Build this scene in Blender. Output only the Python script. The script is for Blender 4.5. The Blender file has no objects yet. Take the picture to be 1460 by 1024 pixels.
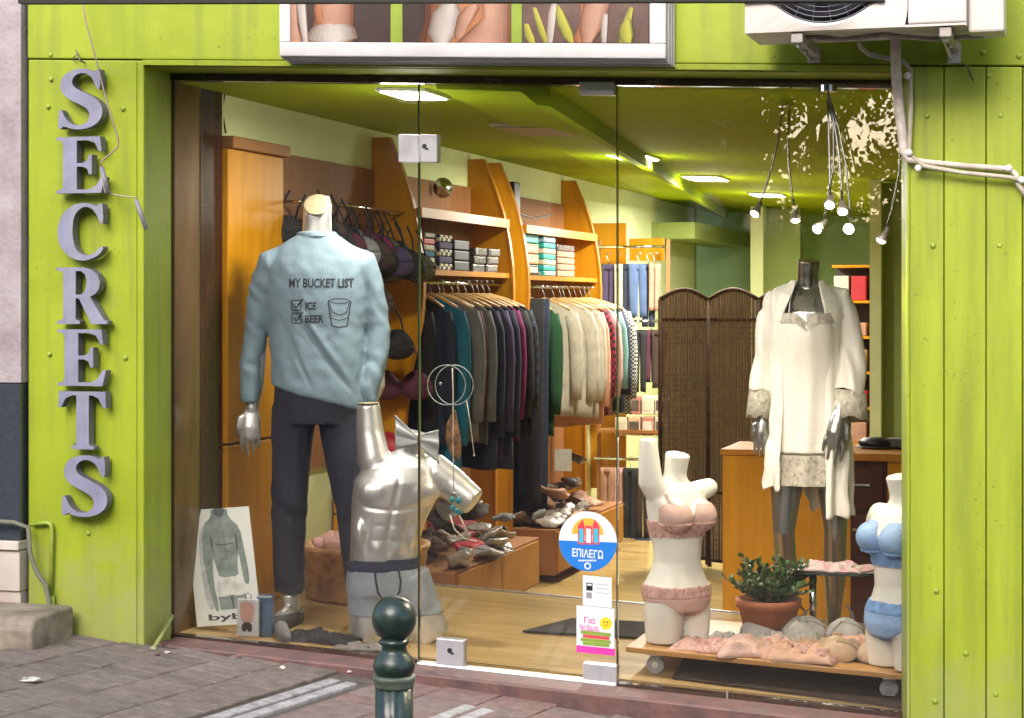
import bpy, bmesh, math, random
from mathutils import Vector, Matrix, noise
from mathutils.bvhtree import BVHTree
random.seed(7)
SC = bpy.context.scene
COL = SC.collection
PI = math.pi

# ---------------------------------------------------------------- camera, sky, sun, exposure
CAM_Y, CAM_Z, YAW, F = -6.5, 1.5, math.radians(17.0), 2703.0
cd = bpy.data.cameras.new('camera'); cam = bpy.data.objects.new('camera', cd); COL.objects.link(cam)
cam.location = (0, CAM_Y, CAM_Z); cam.rotation_euler = (PI/2, 0, YAW)
cd.sensor_width = 36; cd.lens = 36*F/1460; cd.shift_y = -82/1460; cd.clip_end = 500; cd.clip_start = .05
SC.camera = cam
W = bpy.data.worlds.new('World'); SC.world = W; W.use_nodes = True
wn = W.node_tree.nodes; wl = W.node_tree.links
sky = wn.new('ShaderNodeTexSky'); sky.sky_type = 'NISHITA'; sky.sun_disc = False
SUN_EL, SUN_AZ = math.radians(31), math.radians(184)      # azimuth clockwise from +Y
sky.sun_elevation = SUN_EL; sky.sun_rotation = SUN_AZ; sky.dust_density = 2.6; sky.air_density = 1.0; sky.ozone_density = 1.0
wl.new(sky.outputs[0], wn['Background'].inputs[0]); wn['Background'].inputs[1].default_value = .15
sl = bpy.data.lights.new('sun', 'SUN'); sl.energy = 1.5; sl.angle = math.radians(45); sl.color = (1, .95, .88)
so = bpy.data.objects.new('sun', sl); COL.objects.link(so)
sdir = Vector((math.sin(SUN_AZ)*math.cos(SUN_EL), math.cos(SUN_AZ)*math.cos(SUN_EL), math.sin(SUN_EL)))
so.rotation_euler = sdir.to_track_quat('Z', 'Y').to_euler(); so.location = sdir*20
SC.view_settings.view_transform = 'Standard'; SC.view_settings.look = 'None'
SC.view_settings.exposure = 1.55; SC.view_settings.gamma = 1

# ---------------------------------------------------------------- measuring helpers (photo pixel + real plane -> place)
S_, C_ = math.sin(YAW), math.cos(YAW)
def ray(x, y):
    u = (x-730)/F; v = (430-y)/F
    return Vector((-S_+u*C_, C_+u*S_, v))
CP = Vector((0, CAM_Y, CAM_Z))
def P(x, y, Y): d = ray(x, y); return CP + d*((Y-CAM_Y)/d.y)
def L(x, y, X): d = ray(x, y); return CP + d*(X/d.x)
K = .044                                                # the shop's sill and lintel fall this much per metre with the street
def G(x, y, z0, k=K): d = ray(x, y); return CP + d*((z0-CAM_Z)/(d.z + k*d.x))
def I(x, y, Y): p = P(x, y, Y); return p.z + K*p.x
FL = .09; LOW = -.25; CEIL = 2.19                        # intercepts: display floor, shop floor, ceiling
YF = -.23                                               # pillar face
XW = -3.36                                              # left inner wall
GK = .085; G0 = -.045                                    # pavement plane
def flo(x): return FL-K*x
def low(x): return LOW-K*x
def cel(x): return CEIL-K*x
def grd(x): return G0-GK*x

# ---------------------------------------------------------------- materials
MATS = {}
def mat(name, col, rough=.5, metal=0., var=.12, scale=6., bump=0., bscale=60., spec=.5, stretch=None, var2=None, emit=0, coat=0, sheen=0):
    if name in MATS: return MATS[name]
    m = bpy.data.materials.new(name); MATS[name] = m; m.use_nodes = True
    n = m.node_tree.nodes; l = m.node_tree.links; b = n['Principled BSDF']
    b.inputs['Roughness'].default_value = rough; b.inputs['Metallic'].default_value = metal
    b.inputs['Specular IOR Level'].default_value = spec
    if coat: b.inputs['Coat Weight'].default_value = coat; b.inputs['Coat Roughness'].default_value = .15
    if sheen: b.inputs['Sheen Weight'].default_value = sheen
    tc = n.new('ShaderNodeTexCoord'); mp = n.new('ShaderNodeMapping'); l.new(tc.outputs['Object'], mp.inputs[0])
    if stretch: mp.inputs['Scale'].default_value = stretch
    nz = n.new('ShaderNodeTexNoise'); nz.inputs['Scale'].default_value = scale; nz.inputs['Detail'].default_value = 6; nz.inputs['Roughness'].default_value = .6
    l.new(mp.outputs[0], nz.inputs[0])
    cr = n.new('ShaderNodeValToRGB'); c = Vector(col[:3]); c2 = Vector(var2) if var2 else c*(1-2.2*var)
    cr.color_ramp.elements[0].position = .3; cr.color_ramp.elements[1].position = .7
    cr.color_ramp.elements[0].color = (*c2, 1); cr.color_ramp.elements[1].color = (*(c*(1+.6*var)), 1)
    l.new(nz.outputs[0], cr.inputs[0]); l.new(cr.outputs[0], b.inputs['Base Color'])
    if emit:
        b.inputs['Emission Strength'].default_value = emit; b.inputs['Emission Color'].default_value = (*col[:3], 1)
    rr = n.new('ShaderNodeMapRange'); rr.inputs[3].default_value = max(.02, rough-.08); rr.inputs[4].default_value = min(1, rough+.1)
    l.new(nz.outputs[0], rr.inputs[0]); l.new(rr.outputs[0], b.inputs['Roughness'])
    if bump:
        nb = n.new('ShaderNodeTexNoise'); nb.inputs['Scale'].default_value = bscale; nb.inputs['Detail'].default_value = 5
        l.new(mp.outputs[0], nb.inputs[0])
        bp = n.new('ShaderNodeBump'); bp.inputs['Strength'].default_value = bump; bp.inputs['Distance'].default_value = .01
        l.new(nb.outputs[0], bp.inputs['Height']); l.new(bp.outputs[0], b.inputs['Normal'])
    return m
def stain(m, col, zlo, zhi, scale=9, amount=.8):
    """dirt that has splashed up a wall from the pavement, between two heights"""
    n = m.node_tree.nodes; l = m.node_tree.links; b = n['Principled BSDF']
    old = b.inputs['Base Color'].links[0].from_socket
    g = n.new('ShaderNodeNewGeometry'); sx = n.new('ShaderNodeSeparateXYZ'); l.new(g.outputs['Position'], sx.inputs[0])
    mr = n.new('ShaderNodeMapRange'); mr.inputs[1].default_value = zlo; mr.inputs[2].default_value = zhi; mr.inputs[3].default_value = .62; mr.inputs[4].default_value = 0
    l.new(sx.outputs[2], mr.inputs[0])
    nz = n.new('ShaderNodeTexNoise'); nz.inputs['Scale'].default_value = scale; nz.inputs['Detail'].default_value = 8; l.new(g.outputs['Position'], nz.inputs[0])
    ad = n.new('ShaderNodeMath'); ad.operation = 'ADD'; l.new(mr.outputs[0], ad.inputs[0]); l.new(nz.outputs[0], ad.inputs[1])
    cr = n.new('ShaderNodeMapRange'); cr.inputs[1].default_value = .62; cr.inputs[2].default_value = 1.0; cr.inputs[4].default_value = amount; l.new(ad.outputs[0], cr.inputs[0])
    mx = n.new('ShaderNodeMix'); mx.data_type = 'RGBA'; l.new(cr.outputs[0], mx.inputs[0]); l.new(old, mx.inputs[6]); mx.inputs[7].default_value = (*col, 1)
    l.new(mx.outputs[2], b.inputs['Base Color'])
def wood(name, col, dark, rough=.3, stretch=(9, 9, .9), scale=3., coat=.3):
    m = mat(name, col, rough, 0, 0, scale, .04, 30, stretch=stretch, var2=dark, coat=coat, spec=.2); return m
def glass_mat(name, ior=1.5, tint=(1, 1, 1), extra=0.0):
    m = bpy.data.materials.new(name); MATS[name] = m; m.use_nodes = True
    n = m.node_tree.nodes; l = m.node_tree.links; n.remove(n['Principled BSDF'])
    t = n.new('ShaderNodeBsdfTransparent'); t.inputs[0].default_value = (*tint, 1)
    g = n.new('ShaderNodeBsdfGlossy'); g.inputs['Roughness'].default_value = 0.0
    f = n.new('ShaderNodeFresnel'); f.inputs[0].default_value = ior
    mx = n.new('ShaderNodeMixShader'); l.new(f.outputs[0], mx.inputs[0]); l.new(t.outputs[0], mx.inputs[1]); l.new(g.outputs[0], mx.inputs[2])
    l.new(mx.outputs[0], n['Material Output'].inputs[0]); return m
def lace_mat(name, col, dens=.5, scale=90):
    m = mat(name, col, .7, 0, .15, 40, .2, 200)
    n = m.node_tree.nodes; l = m.node_tree.links; b = n['Principled BSDF']
    tc = n.new('ShaderNodeTexCoord'); v = n.new('ShaderNodeTexVoronoi'); v.inputs['Scale'].default_value = scale; v.feature = 'DISTANCE_TO_EDGE'
    l.new(tc.outputs['Object'], v.inputs[0])
    nz = n.new('ShaderNodeTexNoise'); nz.inputs['Scale'].default_value = scale*.35; l.new(tc.outputs['Object'], nz.inputs[0])
    ad = n.new('ShaderNodeMath'); ad.operation = 'MULTIPLY_ADD'; ad.inputs[1].default_value = -.9; ad.inputs[2].default_value = .62; l.new(nz.outputs[0], ad.inputs[0])
    lt = n.new('ShaderNodeMath'); lt.operation = 'LESS_THAN'; l.new(v.outputs['Distance'], lt.inputs[0]); l.new(ad.outputs[0], lt.inputs[1])
    mx = n.new('ShaderNodeMath'); mx.operation = 'MAXIMUM'; l.new(lt.outputs[0], mx.inputs[0]); mx.inputs[1].default_value = dens
    l.new(mx.outputs[0], b.inputs['Alpha']); return m
def emis(name, col, s):
    m = bpy.data.materials.new(name); MATS[name] = m; m.use_nodes = True
    b = m.node_tree.nodes['Principled BSDF']; b.inputs['Base Color'].default_value = (*col, 1)
    b.inputs['Emission Color'].default_value = (*col, 1); b.inputs['Emission Strength'].default_value = s; return m

# ---------------------------------------------------------------- mesh builder
class MB:
    def __init__(s): s.v = []; s.f = []; s.m = []; s.mi = 0
    def face(s, pts):
        i = len(s.v); s.v += [Vector(p) for p in pts]; s.f.append(tuple(range(i, i+len(pts)))); s.m.append(s.mi)
    def hexa(s, p):                                     # 4 bottom, 4 top, counter-clockwise from above
        i = len(s.v); s.v += [Vector(q) for q in p]
        for q in ((3, 2, 1, 0), (4, 5, 6, 7), (0, 1, 5, 4), (1, 2, 6, 5), (2, 3, 7, 6), (3, 0, 4, 7)): s.f.append(tuple(i+k for k in q)); s.m.append(s.mi)
        return s
    def box(s, x0, x1, y0, y1, z0, z1):
        return s.hexa([(x0, y0, z0), (x1, y0, z0), (x1, y1, z0), (x0, y1, z0), (x0, y0, z1), (x1, y0, z1), (x1, y1, z1), (x0, y1, z1)])
    def sbox(s, x0, x1, y0, y1, zb, zt, kb=K, kt=K):     # top and bottom follow the fall of the street
        return s.hexa([(x, y, zb-kb*x) for x, y in ((x0, y0), (x1, y0), (x1, y1), (x0, y1))]+[(x, y, zt-kt*x) for x, y in ((x0, y0), (x1, y0), (x1, y1), (x0, y1))])
    def rbox(s, c, size, rot=(0, 0, 0)):
        from mathutils import Euler
        M = Euler(rot).to_matrix(); c = Vector(c); a, b, h = [q/2 for q in size]
        return s.hexa([c+M @ Vector(q) for q in ((-a, -b, -h), (a, -b, -h), (a, b, -h), (-a, b, -h), (-a, -b, h), (a, -b, h), (a, b, h), (-a, b, h))])
    def rings(s, R, cap=True, closed=True):
        i = len(s.v); n = len(R[0])
        for r in R: s.v += [Vector(p) for p in r]
        for a in range(len(R)-1):
            for b in range(n if closed else n-1):
                c = (b+1) % n
                s.f.append((i+a*n+b, i+a*n+c, i+(a+1)*n+c, i+(a+1)*n+b)); s.m.append(s.mi)
        if cap and closed:
            s.f.append(tuple(i+b for b in reversed(range(n)))); s.f.append(tuple(i+(len(R)-1)*n+b for b in range(n))); s.m += [s.mi, s.mi]
        return s
    def tube(s, pts, r, n=10, flat=1.0, round_ends=False):
        pts = [Vector(p) for p in pts]; rr = r if isinstance(r, (list, tuple)) else [r]*len(pts)
        rr = list(rr)
        if round_ends:
            d0 = (pts[0]-pts[1]).normalized(); d1 = (pts[-1]-pts[-2]).normalized(); a = pts[0].copy(); b = pts[-1].copy(); ra, rb = rr[0], rr[-1]
            pre = [(a+d0*ra*q, ra*math.sqrt(max(0, 1-q*q))) for q in (.97, .8, .5)]
            pts = [q[0] for q in pre]+pts; rr = [q[1] for q in pre]+rr
            pos = [(b+d1*rb*q, rb*math.sqrt(max(0, 1-q*q))) for q in (.5, .8, .97)]
            pts += [q[0] for q in pos]; rr += [q[1] for q in pos]
        R = []; up = None
        for k, p in enumerate(pts):
            d = (pts[min(k+1, len(pts)-1)]-pts[max(k-1, 0)]).normalized()
            if up is None: up = Vector((0, 1, 0)) if abs(d.y) < .9 else Vector((1, 0, 0))
            a = d.cross(up); a = a.normalized() if a.length > 1e-5 else d.orthogonal().normalized(); b = d.cross(a).normalized(); up = -b if b.dot(up) < 0 else b
            a = d.cross(up).normalized(); b = up
            R.append([p+a*(math.cos(2*PI*j/n)*rr[k])+b*(math.sin(2*PI*j/n)*rr[k]*flat) for j in range(n)])
        return s.rings(R)
    def lathe(s, prof, c=(0, 0, 0), n=24):
        c = Vector(c)
        return s.rings([[c+Vector((r*math.cos(2*PI*j/n), r*math.sin(2*PI*j/n), z)) for j in range(n)] for r, z in prof])
    def loft(s, secs, n=28, fold=None):                 # secs: z, cx, cy, rx, ry[, power]
        R = []
        for q in secs:
            z, cx, cy, rx, ry = q[:5]; p = q[5] if len(q) > 5 else 2.3; r = []
            for j in range(n):
                a = 2*PI*j/n; ca, sa = math.cos(a), math.sin(a)
                x = math.copysign(abs(ca)**(2/p), ca); y = math.copysign(abs(sa)**(2/p), sa)
                r.append((cx+rx*x, cy+ry*y, z))
            R.append(r)
        return s.rings(R)
    def prism(s, poly, fn, d):                          # poly in 2D, fn(x, y, depth) -> 3D; convex or fan-able
        n = len(poly); i = len(s.v)
        s.v += [Vector(fn(x, y, 0)) for x, y in poly]+[Vector(fn(x, y, d)) for x, y in poly]
        s.f.append(tuple(range(i, i+n))); s.f.append(tuple(i+n+k for k in reversed(range(n)))); s.m += [s.mi]*2
        for k in range(n): s.f.append((i+k, i+n+k, i+n+(k+1) % n, i+(k+1) % n)); s.m.append(s.mi)
        return s
    def ell(s, c, r, n=16, rows=9, rot=None):
        c = Vector(c); R = []
        for a in range(rows+1):
            t = PI*(a+.02)/(rows+.04); z = -math.cos(t); q = math.sin(t)
            ring = [Vector((r[0]*q*math.cos(2*PI*j/n), r[1]*q*math.sin(2*PI*j/n), r[2]*z)) for j in range(n)]
            if rot: ring = [rot @ p for p in ring]
            R.append([c+p for p in ring])
        return s.rings(R)
    def grid(s, nu, nv, fn):
        i = len(s.v)
        for a in range(nu+1):
            for b in range(nv+1): s.v.append(Vector(fn(a/nu, b/nv)))
        for a in range(nu):
            for b in range(nv): q = i+a*(nv+1)+b; s.f.append((q, q+nv+1, q+nv+2, q+1)); s.m.append(s.mi)
        return s
    def mesh(s, name, mats=(), smooth=False, off=Vector((0, 0, 0)), fix=True):
        me = bpy.data.meshes.new(name); me.from_pydata([tuple(p-off) for p in s.v], [], s.f)
        for m in mats: me.materials.append(m)
        if len(mats) > 1: me.polygons.foreach_set('material_index', s.m)
        if fix:
            bm = bmesh.new(); bm.from_mesh(me); bmesh.ops.recalc_face_normals(bm, faces=bm.faces); bm.to_mesh(me); bm.free()
        if smooth: me.polygons.foreach_set('use_smooth', [True]*len(me.polygons))
        me.update(); return me
    def build(s, name, m, parent=None, smooth=False, fix=True):
        off = Vector((0, 0, 0)); p = parent
        while p is not None: off += p.location; p = p.parent
        me = s.mesh(name, m if isinstance(m, (list, tuple)) else [m], smooth, off, fix)
        return link(name, me, parent)
def link(name, me, parent=None):
    o = bpy.data.objects.new(name, me); COL.objects.link(o); o.parent = parent; return o
def tag(o, label=None, cat=None, group=None, kind=None):
    if label: o['label'] = label
    if cat: o['category'] = cat
    if group: o['group'] = group
    if kind: o['kind'] = kind
    return o
def thing(name, label, cat, loc=(0, 0, 0), group=None):
    o = bpy.data.objects.new(name, None); COL.objects.link(o); o.location = loc; o.empty_display_size = .1
    return tag(o, label, cat, group)
def struct(o): o['kind'] = 'structure'; return o
def bevel(o, w=.004, seg=2):
    m = o.modifiers.new('bevel', 'BEVEL'); m.width = w; m.segments = seg; m.limit_method = 'ANGLE'; m.angle_limit = .6
    return o
def copy_tree(o, parent=None):
    c = o.copy(); COL.objects.link(c); c.parent = parent
    for ch in [q for q in bpy.data.objects if q.parent == o]: copy_tree(ch, c)
    return c
def remesh(mb, voxel, it=3, fac=.5):
    me = mb.mesh('tmp'); o = link('tmp', me)
    r = o.modifiers.new('r', 'REMESH'); r.mode = 'VOXEL'; r.voxel_size = voxel
    sm = o.modifiers.new('s', 'SMOOTH'); sm.factor = fac; sm.iterations = it
    dg = bpy.context.evaluated_depsgraph_get(); out = bpy.data.meshes.new_from_object(o.evaluated_get(dg))
    bpy.data.objects.remove(o); out.polygons.foreach_set('use_smooth', [True]*len(out.polygons)); return out
def setmat(me, m):
    me.materials.clear(); me.materials.append(m); return me
def wrinkle(me, fn):
    no = [v.normal.copy() for v in me.vertices]
    for v, n_ in zip(me.vertices, no): v.co += n_*fn(v.co, n_)
    me.update()
def shell(me, keep, off, m, name, parent, relax=3):
    """a garment: the body's own faces inside a region, pushed outwards, rim turned in"""
    bm = bmesh.new(); bm.from_mesh(me); bm.normal_update()
    kill = [f for f in bm.faces if not keep(f.calc_center_median())]
    bmesh.ops.delete(bm, geom=kill, context='FACES')
    for _ in range(relax):
        mv = {}
        for v in bm.verts:
            if v.is_boundary:
                nb = [e.other_vert(v).co for e in v.link_edges if e.is_boundary]
                if len(nb) == 2: mv[v] = v.co*.4+(nb[0]+nb[1])*.3
        for v, c in mv.items(): v.co = c
    for v in bm.verts: v.co += v.normal*off
    be = [e for e in bm.edges if e.is_boundary]
    if be:
        r = bmesh.ops.extrude_edge_only(bm, edges=be)
        for v in [g for g in r['geom'] if isinstance(g, bmesh.types.BMVert)]: v.co -= v.normal*off*1.4
    out = bpy.data.meshes.new(name); bm.to_mesh(out); bm.free(); out.materials.clear(); out.materials.append(m)
    out.polygons.foreach_set('use_smooth', [True]*len(out.polygons)); return link(name, out, parent)
def chaikin(p, k=1):
    for _ in range(k):
        q = []
        for i in range(len(p)):
            a = Vector(p[i]); b = Vector(p[(i+1) % len(p)]); q += [a*.75+b*.25, a*.25+b*.75]
        p = [tuple(v) for v in q]
    return p
def flat_shape(loops, depth=0, bev=0):
    """2D outlines (with holes) filled; returns verts, faces in x, y, depth"""
    cu = bpy.data.curves.new('c', 'CURVE'); cu.dimensions = '2D'; cu.fill_mode = 'BOTH'; cu.extrude = depth/2; cu.bevel_depth = bev; cu.bevel_resolution = 1; cu.offset = -bev
    for lp in loops:
        sp = cu.splines.new('POLY'); sp.points.add(len(lp)-1)
        for k, (x, y) in enumerate(lp): sp.points[k].co = (x, y, 0, 1)
        sp.use_cyclic_u = True
    o = bpy.data.objects.new('c', cu); COL.objects.link(o)
    dg = bpy.context.evaluated_depsgraph_get(); me = bpy.data.meshes.new_from_object(o.evaluated_get(dg)); bpy.data.objects.remove(o)
    return me
def text_mesh(s, size, width=None, align='LEFT', depth=0, bold=0, shear=0):
    cu = bpy.data.curves.new('t', 'FONT'); cu.body = s; cu.size = size; cu.align_x = align; cu.extrude = depth; cu.offset = bold; cu.shear = shear; cu.resolution_u = 3
    o = bpy.data.objects.new('t', cu); COL.objects.link(o)
    dg = bpy.context.evaluated_depsgraph_get(); me = bpy.data.meshes.new_from_object(o.evaluated_get(dg)); bpy.data.objects.remove(o)
    xs = [v.co.x for v in me.vertices]
    if width and xs:
        k = width/(max(xs)-min(xs)); x0 = min(xs) if align == 'LEFT' else (min(xs)+max(xs))/2
        for v in me.vertices: v.co.x = (v.co.x-x0)*k
    return me
def map_mesh(me, fn):
    for v in me.vertices: v.co = fn(v.co.x, v.co.y, v.co.z)
    me.update(); return me
def ss(a, b, x): t = max(0, min(1, (x-a)/(b-a))); return t*t*(3-2*t)

# ---------------------------------------------------------------- palette
lime = mat('lime paint', (.30, .375, .019), .45, 0, .10, 2.2, .12, 25, spec=.4)
limew = mat('lime paint on boards', (.325, .395, .026), .45, 0, .11, 1.8, .15, 18, spec=.4, stretch=(6, 6, .8))
def chips(m, col, scale=70, thr=.72):
    n = m.node_tree.nodes; l = m.node_tree.links; b = n['Principled BSDF']; old = b.inputs['Base Color'].links[0].from_socket
    g = n.new('ShaderNodeNewGeometry'); a_ = n.new('ShaderNodeTexNoise'); a_.inputs['Scale'].default_value = scale; a_.inputs['Detail'].default_value = 3; l.new(g.outputs['Position'], a_.inputs[0])
    c_ = n.new('ShaderNodeTexNoise'); c_.inputs['Scale'].default_value = 2.2; l.new(g.outputs['Position'], c_.inputs[0])
    ad = n.new('ShaderNodeMath'); ad.operation = 'MULTIPLY_ADD'; ad.inputs[1].default_value = .35; l.new(c_.outputs[0], ad.inputs[0]); l.new(a_.outputs[0], ad.inputs[2])
    mr = n.new('ShaderNodeMapRange'); mr.inputs[1].default_value = thr+.15; mr.inputs[2].default_value = thr+.19; mr.inputs[4].default_value = .75; l.new(ad.outputs[0], mr.inputs[0])
    # faint rain streaks
    mp = n.new('ShaderNodeMapping'); mp.inputs['Scale'].default_value = (14, 14, .9); l.new(g.outputs['Position'], mp.inputs[0]); s_ = n.new('ShaderNodeTexNoise'); s_.inputs['Scale'].default_value = 1.6; s_.inputs['Detail'].default_value = 5; l.new(mp.outputs[0], s_.inputs[0])
    sr = n.new('ShaderNodeMapRange'); sr.inputs[1].default_value = .5; sr.inputs[2].default_value = .8; sr.inputs[4].default_value = .6; l.new(s_.outputs[0], sr.inputs[0])
    m1 = n.new('ShaderNodeMix'); m1.data_type = 'RGBA'; l.new(sr.outputs[0], m1.inputs[0]); l.new(old, m1.inputs[6]); m1.inputs[7].default_value = (col[0]*1.2, col[1]*1.3, col[2]*1.1, 1)
    m2 = n.new('ShaderNodeMix'); m2.data_type = 'RGBA'; l.new(mr.outputs[0], m2.inputs[0]); l.new(m1.outputs[2], m2.inputs[6]); m2.inputs[7].default_value = (*col, 1)
    l.new(m2.outputs[2], b.inputs['Base Color'])
chips(lime, (.13, .15, .035), 70, .74); chips(limew, (.13, .15, .04), 70, .74)
stain(lime, (.30, .30, .12), .2, .75, 12, .6); stain(limew, (.30, .32, .12), .05, .5, 10, .5)
darkgap = mat('dark joint', (.012, .014, .008), .9)
brownframe = mat('dark brown lacquered frame', (.05, .025, .015), .25, 0, .3, 5, coat=.5)
jamb = wood('brown jamb veneer', (.12, .062, .038), (.055, .026, .018), .22, (4, 4, .7), 2.5, .5)
steel = mat('brushed steel', (.62, .62, .64), .3, 1, .1, 30)
satin = mat('satin aluminium', (.55, .55, .58), .35, .6, .06, 20)
chrome = mat('chrome', (.75, .75, .77), .12, 1, .05, 10)
redstone = mat('red brown marble', (.15, .07, .06), .55, 0, .4, 14, .3, 50, var2=(.07, .045, .045))
letterm = mat('lavender grey letters', (.24, .24, .34), .45, 0, .13, 9)
chips(letterm, (.24, .23, .27), 60, .72)
letters = mat('letter sides', (.13, .125, .15), .45, 0, .15, 12)
oran = wood('orange varnished wood', (.60, .27, .006), (.47, .20, .004), .42, (7, 7, .6), 3., .08)
oran2 = wood('orange wood edge', (.50, .21, .010), (.42, .16, .008), .45, (7, 7, .6))
brownp = wood('brown back panel', (.33, .15, .06), (.24, .10, .035), .65, (3, 6, .5), 3., .0)
shelfw = wood('shelf wood', (.36, .16, .05), (.26, .11, .03), .5, (6, .6, 6), 3., .05)
ceilm = mat('olive green ceiling', (.31, .39, .004), .85, 0, .06, 1.5, spec=.08)
ceilm2 = mat('bright olive ceiling band', (.35, .48, .005), .85, 0, .06, 1.5, spec=.08)
pale = mat('pale green wall paint', (.76, .82, .44), .7, 0, .05, 2)
greenw = mat('mid green wall paint', (.36, .50, .20), .7, 0, .08, 2)
greend = mat('dark green wall paint', (.27, .34, .09), .7, 0, .08, 2)
floorm = wood('tan laminate floor', (.50, .35, .14), (.38, .25, .09), .22, (.8, 5, 5), 2.2, .25)
black = mat('black plastic', (.015, .015, .017), .4)
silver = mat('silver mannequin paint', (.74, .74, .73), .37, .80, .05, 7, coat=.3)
whitem = mat('white mannequin', (.80, .80, .74), .4, 0, .04, 5)
GLASS = glass_mat('shop window glass', 1.62)
# ================================================================ THE SETTING
def plane(name, pts, m, kind=True):
    mb = MB(); mb.face(pts); o = mb.build(name, m, fix=False)
    if kind: struct(o)
    return o
tarmac = mat('tarmac', (.05, .05, .052), .9, 0, .3, 20, .3, 120)
bed = mat('sandy paver bed', (.11, .092, .080), .95, 0, .3, 30, .3, 100)
# far ground: level sheet to the horizon under everything, sloping pavement on top
plane('ground', [(-120, -140, -1.4), (120, -140, -1.4), (120, 60, -1.4), (-120, 60, -1.4)], tarmac)
def gsheet(name, x0, x1, y0, y1, dz, m):
    mb = MB(); mb.sbox(x0, x1, y0, y1, G0+dz-.25, G0+dz, GK, GK); return struct(mb.build(name, m))
gsheet('street', -14, 12, -13, -3.2, -.14, tarmac)
gsheet('pavement', -14, 12, -3.198, -.05, -.012, bed)
# stripe direction fitted from the two white lines
a = G(265, 1024, G0, GK); b = G(450, 967, G0, GK); sd = Vector((b.x-a.x, b.y-a.y)).normalized(); sn = Vector((sd.y, -sd.x))
print('stripe dir', sd, a, b, 'second', G(612, 1024, G0, GK), G(690, 995, G0, GK))
org = Vector((a.x, a.y))
def pav(u, v, h): x = org.x+sn.x*u+sd.x*v; y = org.y+sn.y*u+sd.y*v; return Vector((x, y, grd(x)+h))
pg1 = [mat('grey paver %d' % k, c, .85, 0, .2, 25, .15, 90) for k, c in enumerate(((.178, .142, .122), (.160, .128, .110), (.188, .152, .130), (.168, .136, .118)))]
pr1 = [mat('red paver %d' % k, c, .85, 0, .2, 22, .15, 90) for k, c in enumerate(((.20, .125, .112), (.19, .128, .116), (.185, .135, .124)))]
whitep = mat('worn white line paint', (.38, .37, .37), .8, 0, .25, 22, .2, 80)
stripe_u = [(0.0, .05), (.068, .118)]
rg = random.Random(3)
pavement = [o for o in bpy.data.objects if o.name == 'pavement'][0]
def brick_at(u0, u1, v0, v1, m, name='brick', lift=None):
    h = rg.uniform(-.0015, .001) if lift is None else lift
    g = .0022; mb = MB()
    q = [(u0+g, v0+g), (u1-g, v0+g), (u1-g, v1-g), (u0+g, v1-g)]
    i_ = .003
    q2 = [(u0+g+i_, v0+g+i_), (u1-g-i_, v0+g+i_), (u1-g-i_, v1-g-i_), (u0+g+i_, v1-g-i_)]
    mb.rings([[pav(*c, -.03) for c in q], [pav(*c, h-.003) for c in q], [pav(*c, h) for c in q2]])
    return mb.build(name, m, pavement)
cnt = 0
def in_view(u, v):
    p = pav(u, v, 0)
    if p.y > YF-.02 and p.x < -3.3: return False
    if p.y > -.17: return False
    d = p-CP; dep = -S_*d.x+C_*d.y; px = 730+F*(C_*d.x+S_*d.y)/dep; py = 430-F*d.z/dep
    return -30 < px < 1330 and py < 1060
cell = []
for i in range(-14, 22):
    u0 = -.205*(i+1) if i >= 0 else .205*(-i-1)+.19
    for j in range(-12, 30):
        v0 = j*.103+(.05 if i % 2 else 0)
        if in_view(u0+.1, v0+.05): cell.append((u0, v0, i))
print('pavers', len(cell))
def red_zone(u): return .19 <= u < .95
for u0, v0, i in cell[:290]:
    red = red_zone(u0)
    brick_at(u0, u0+.203, v0, v0+.101, rg.choice(pr1 if red else pg1))
for u0, u1 in stripe_u:
    v = -1.2
    while v < 1.6:
        if in_view(u0, v+.2): brick_at(u0+.03, u1+.03, v, v+.4, whitep, 'line_stone', 0)
        v += .402
# sheets near the shop front between stripe stones
# second pair of lines by the door
s2a = G(612, 1024, G0, GK)
rel = Vector((s2a.x, s2a.y))-org; u2 = rel.dot(sn)
for k in (0, .068):
    for v in (-.4, .002, .404):
        if in_view(u2+k, v+.2): brick_at(u2+k, u2+k+.05, v, v+.4, whitep, 'line_stone', .004)

# ---- neighbour's wall on the far left
pl = P(40, 500, YF).x
nb = thing('neighbour_wall', 'pinkish stone wall with dark granite panel left of the green pillar', 'wall', (pl-1, YF, 0))
plas = mat('pinkish rough plaster', (.34, .30, .31), .85, 0, .2, 7, .5, 40, var2=(.24, .19, .20))
gran = mat('dark granite', (.02, .025, .035), .25, 0, .5, 60, coat=.5, var2=(.05, .06, .075))
mar = mat('cream marble', (.52, .47, .42), .4, 0, .15, 6, .1, 30, var2=(.40, .33, .29))
mar2 = mat('grimy limestone', (.27, .225, .17), .75, 0, .3, 10, .4, 40, var2=(.11, .09, .065))
z1 = P(20, 545, YF).z; z2 = P(20, 768, YF).z; z3 = P(20, 782, YF).z; z4 = P(20, 840, YF).z
x0 = pl-2.0; x1 = pl-.012
MB().box(x0, x1, YF-.03, .4, z1, 4).build('plaster', plas, nb)
MB().box(x0, x1, YF-.035, .4, z2, z1-.004).build('granite_panel', gran, nb)
bevel(MB().box(x0, x1+.004, YF-.055, .4, z3, z2-.003).build('ledge', mar, nb))
MB().box(x0, x1, YF-.04, .4, z4, z3-.003).build('marble_panel', mar, nb)
MB().box(x0, x1-.002, YF-.03, .4, -.5, z4-.003).build('base', mar, nb)
MB().box(x1, x1+.011, YF+.02, .4, .1, 4).build('joint', darkgap, nb)
st = MB(); sp = P(64, 925, YF-.4); e = P(60, 925, YF-.3).x
prof = [(YF-.34, -.2), (YF-.34, z4-.09), (YF-.325, z4-.055), (YF-.29, z4-.045), (YF-.042, z4-.04), (YF-.042, -.2)]
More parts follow.
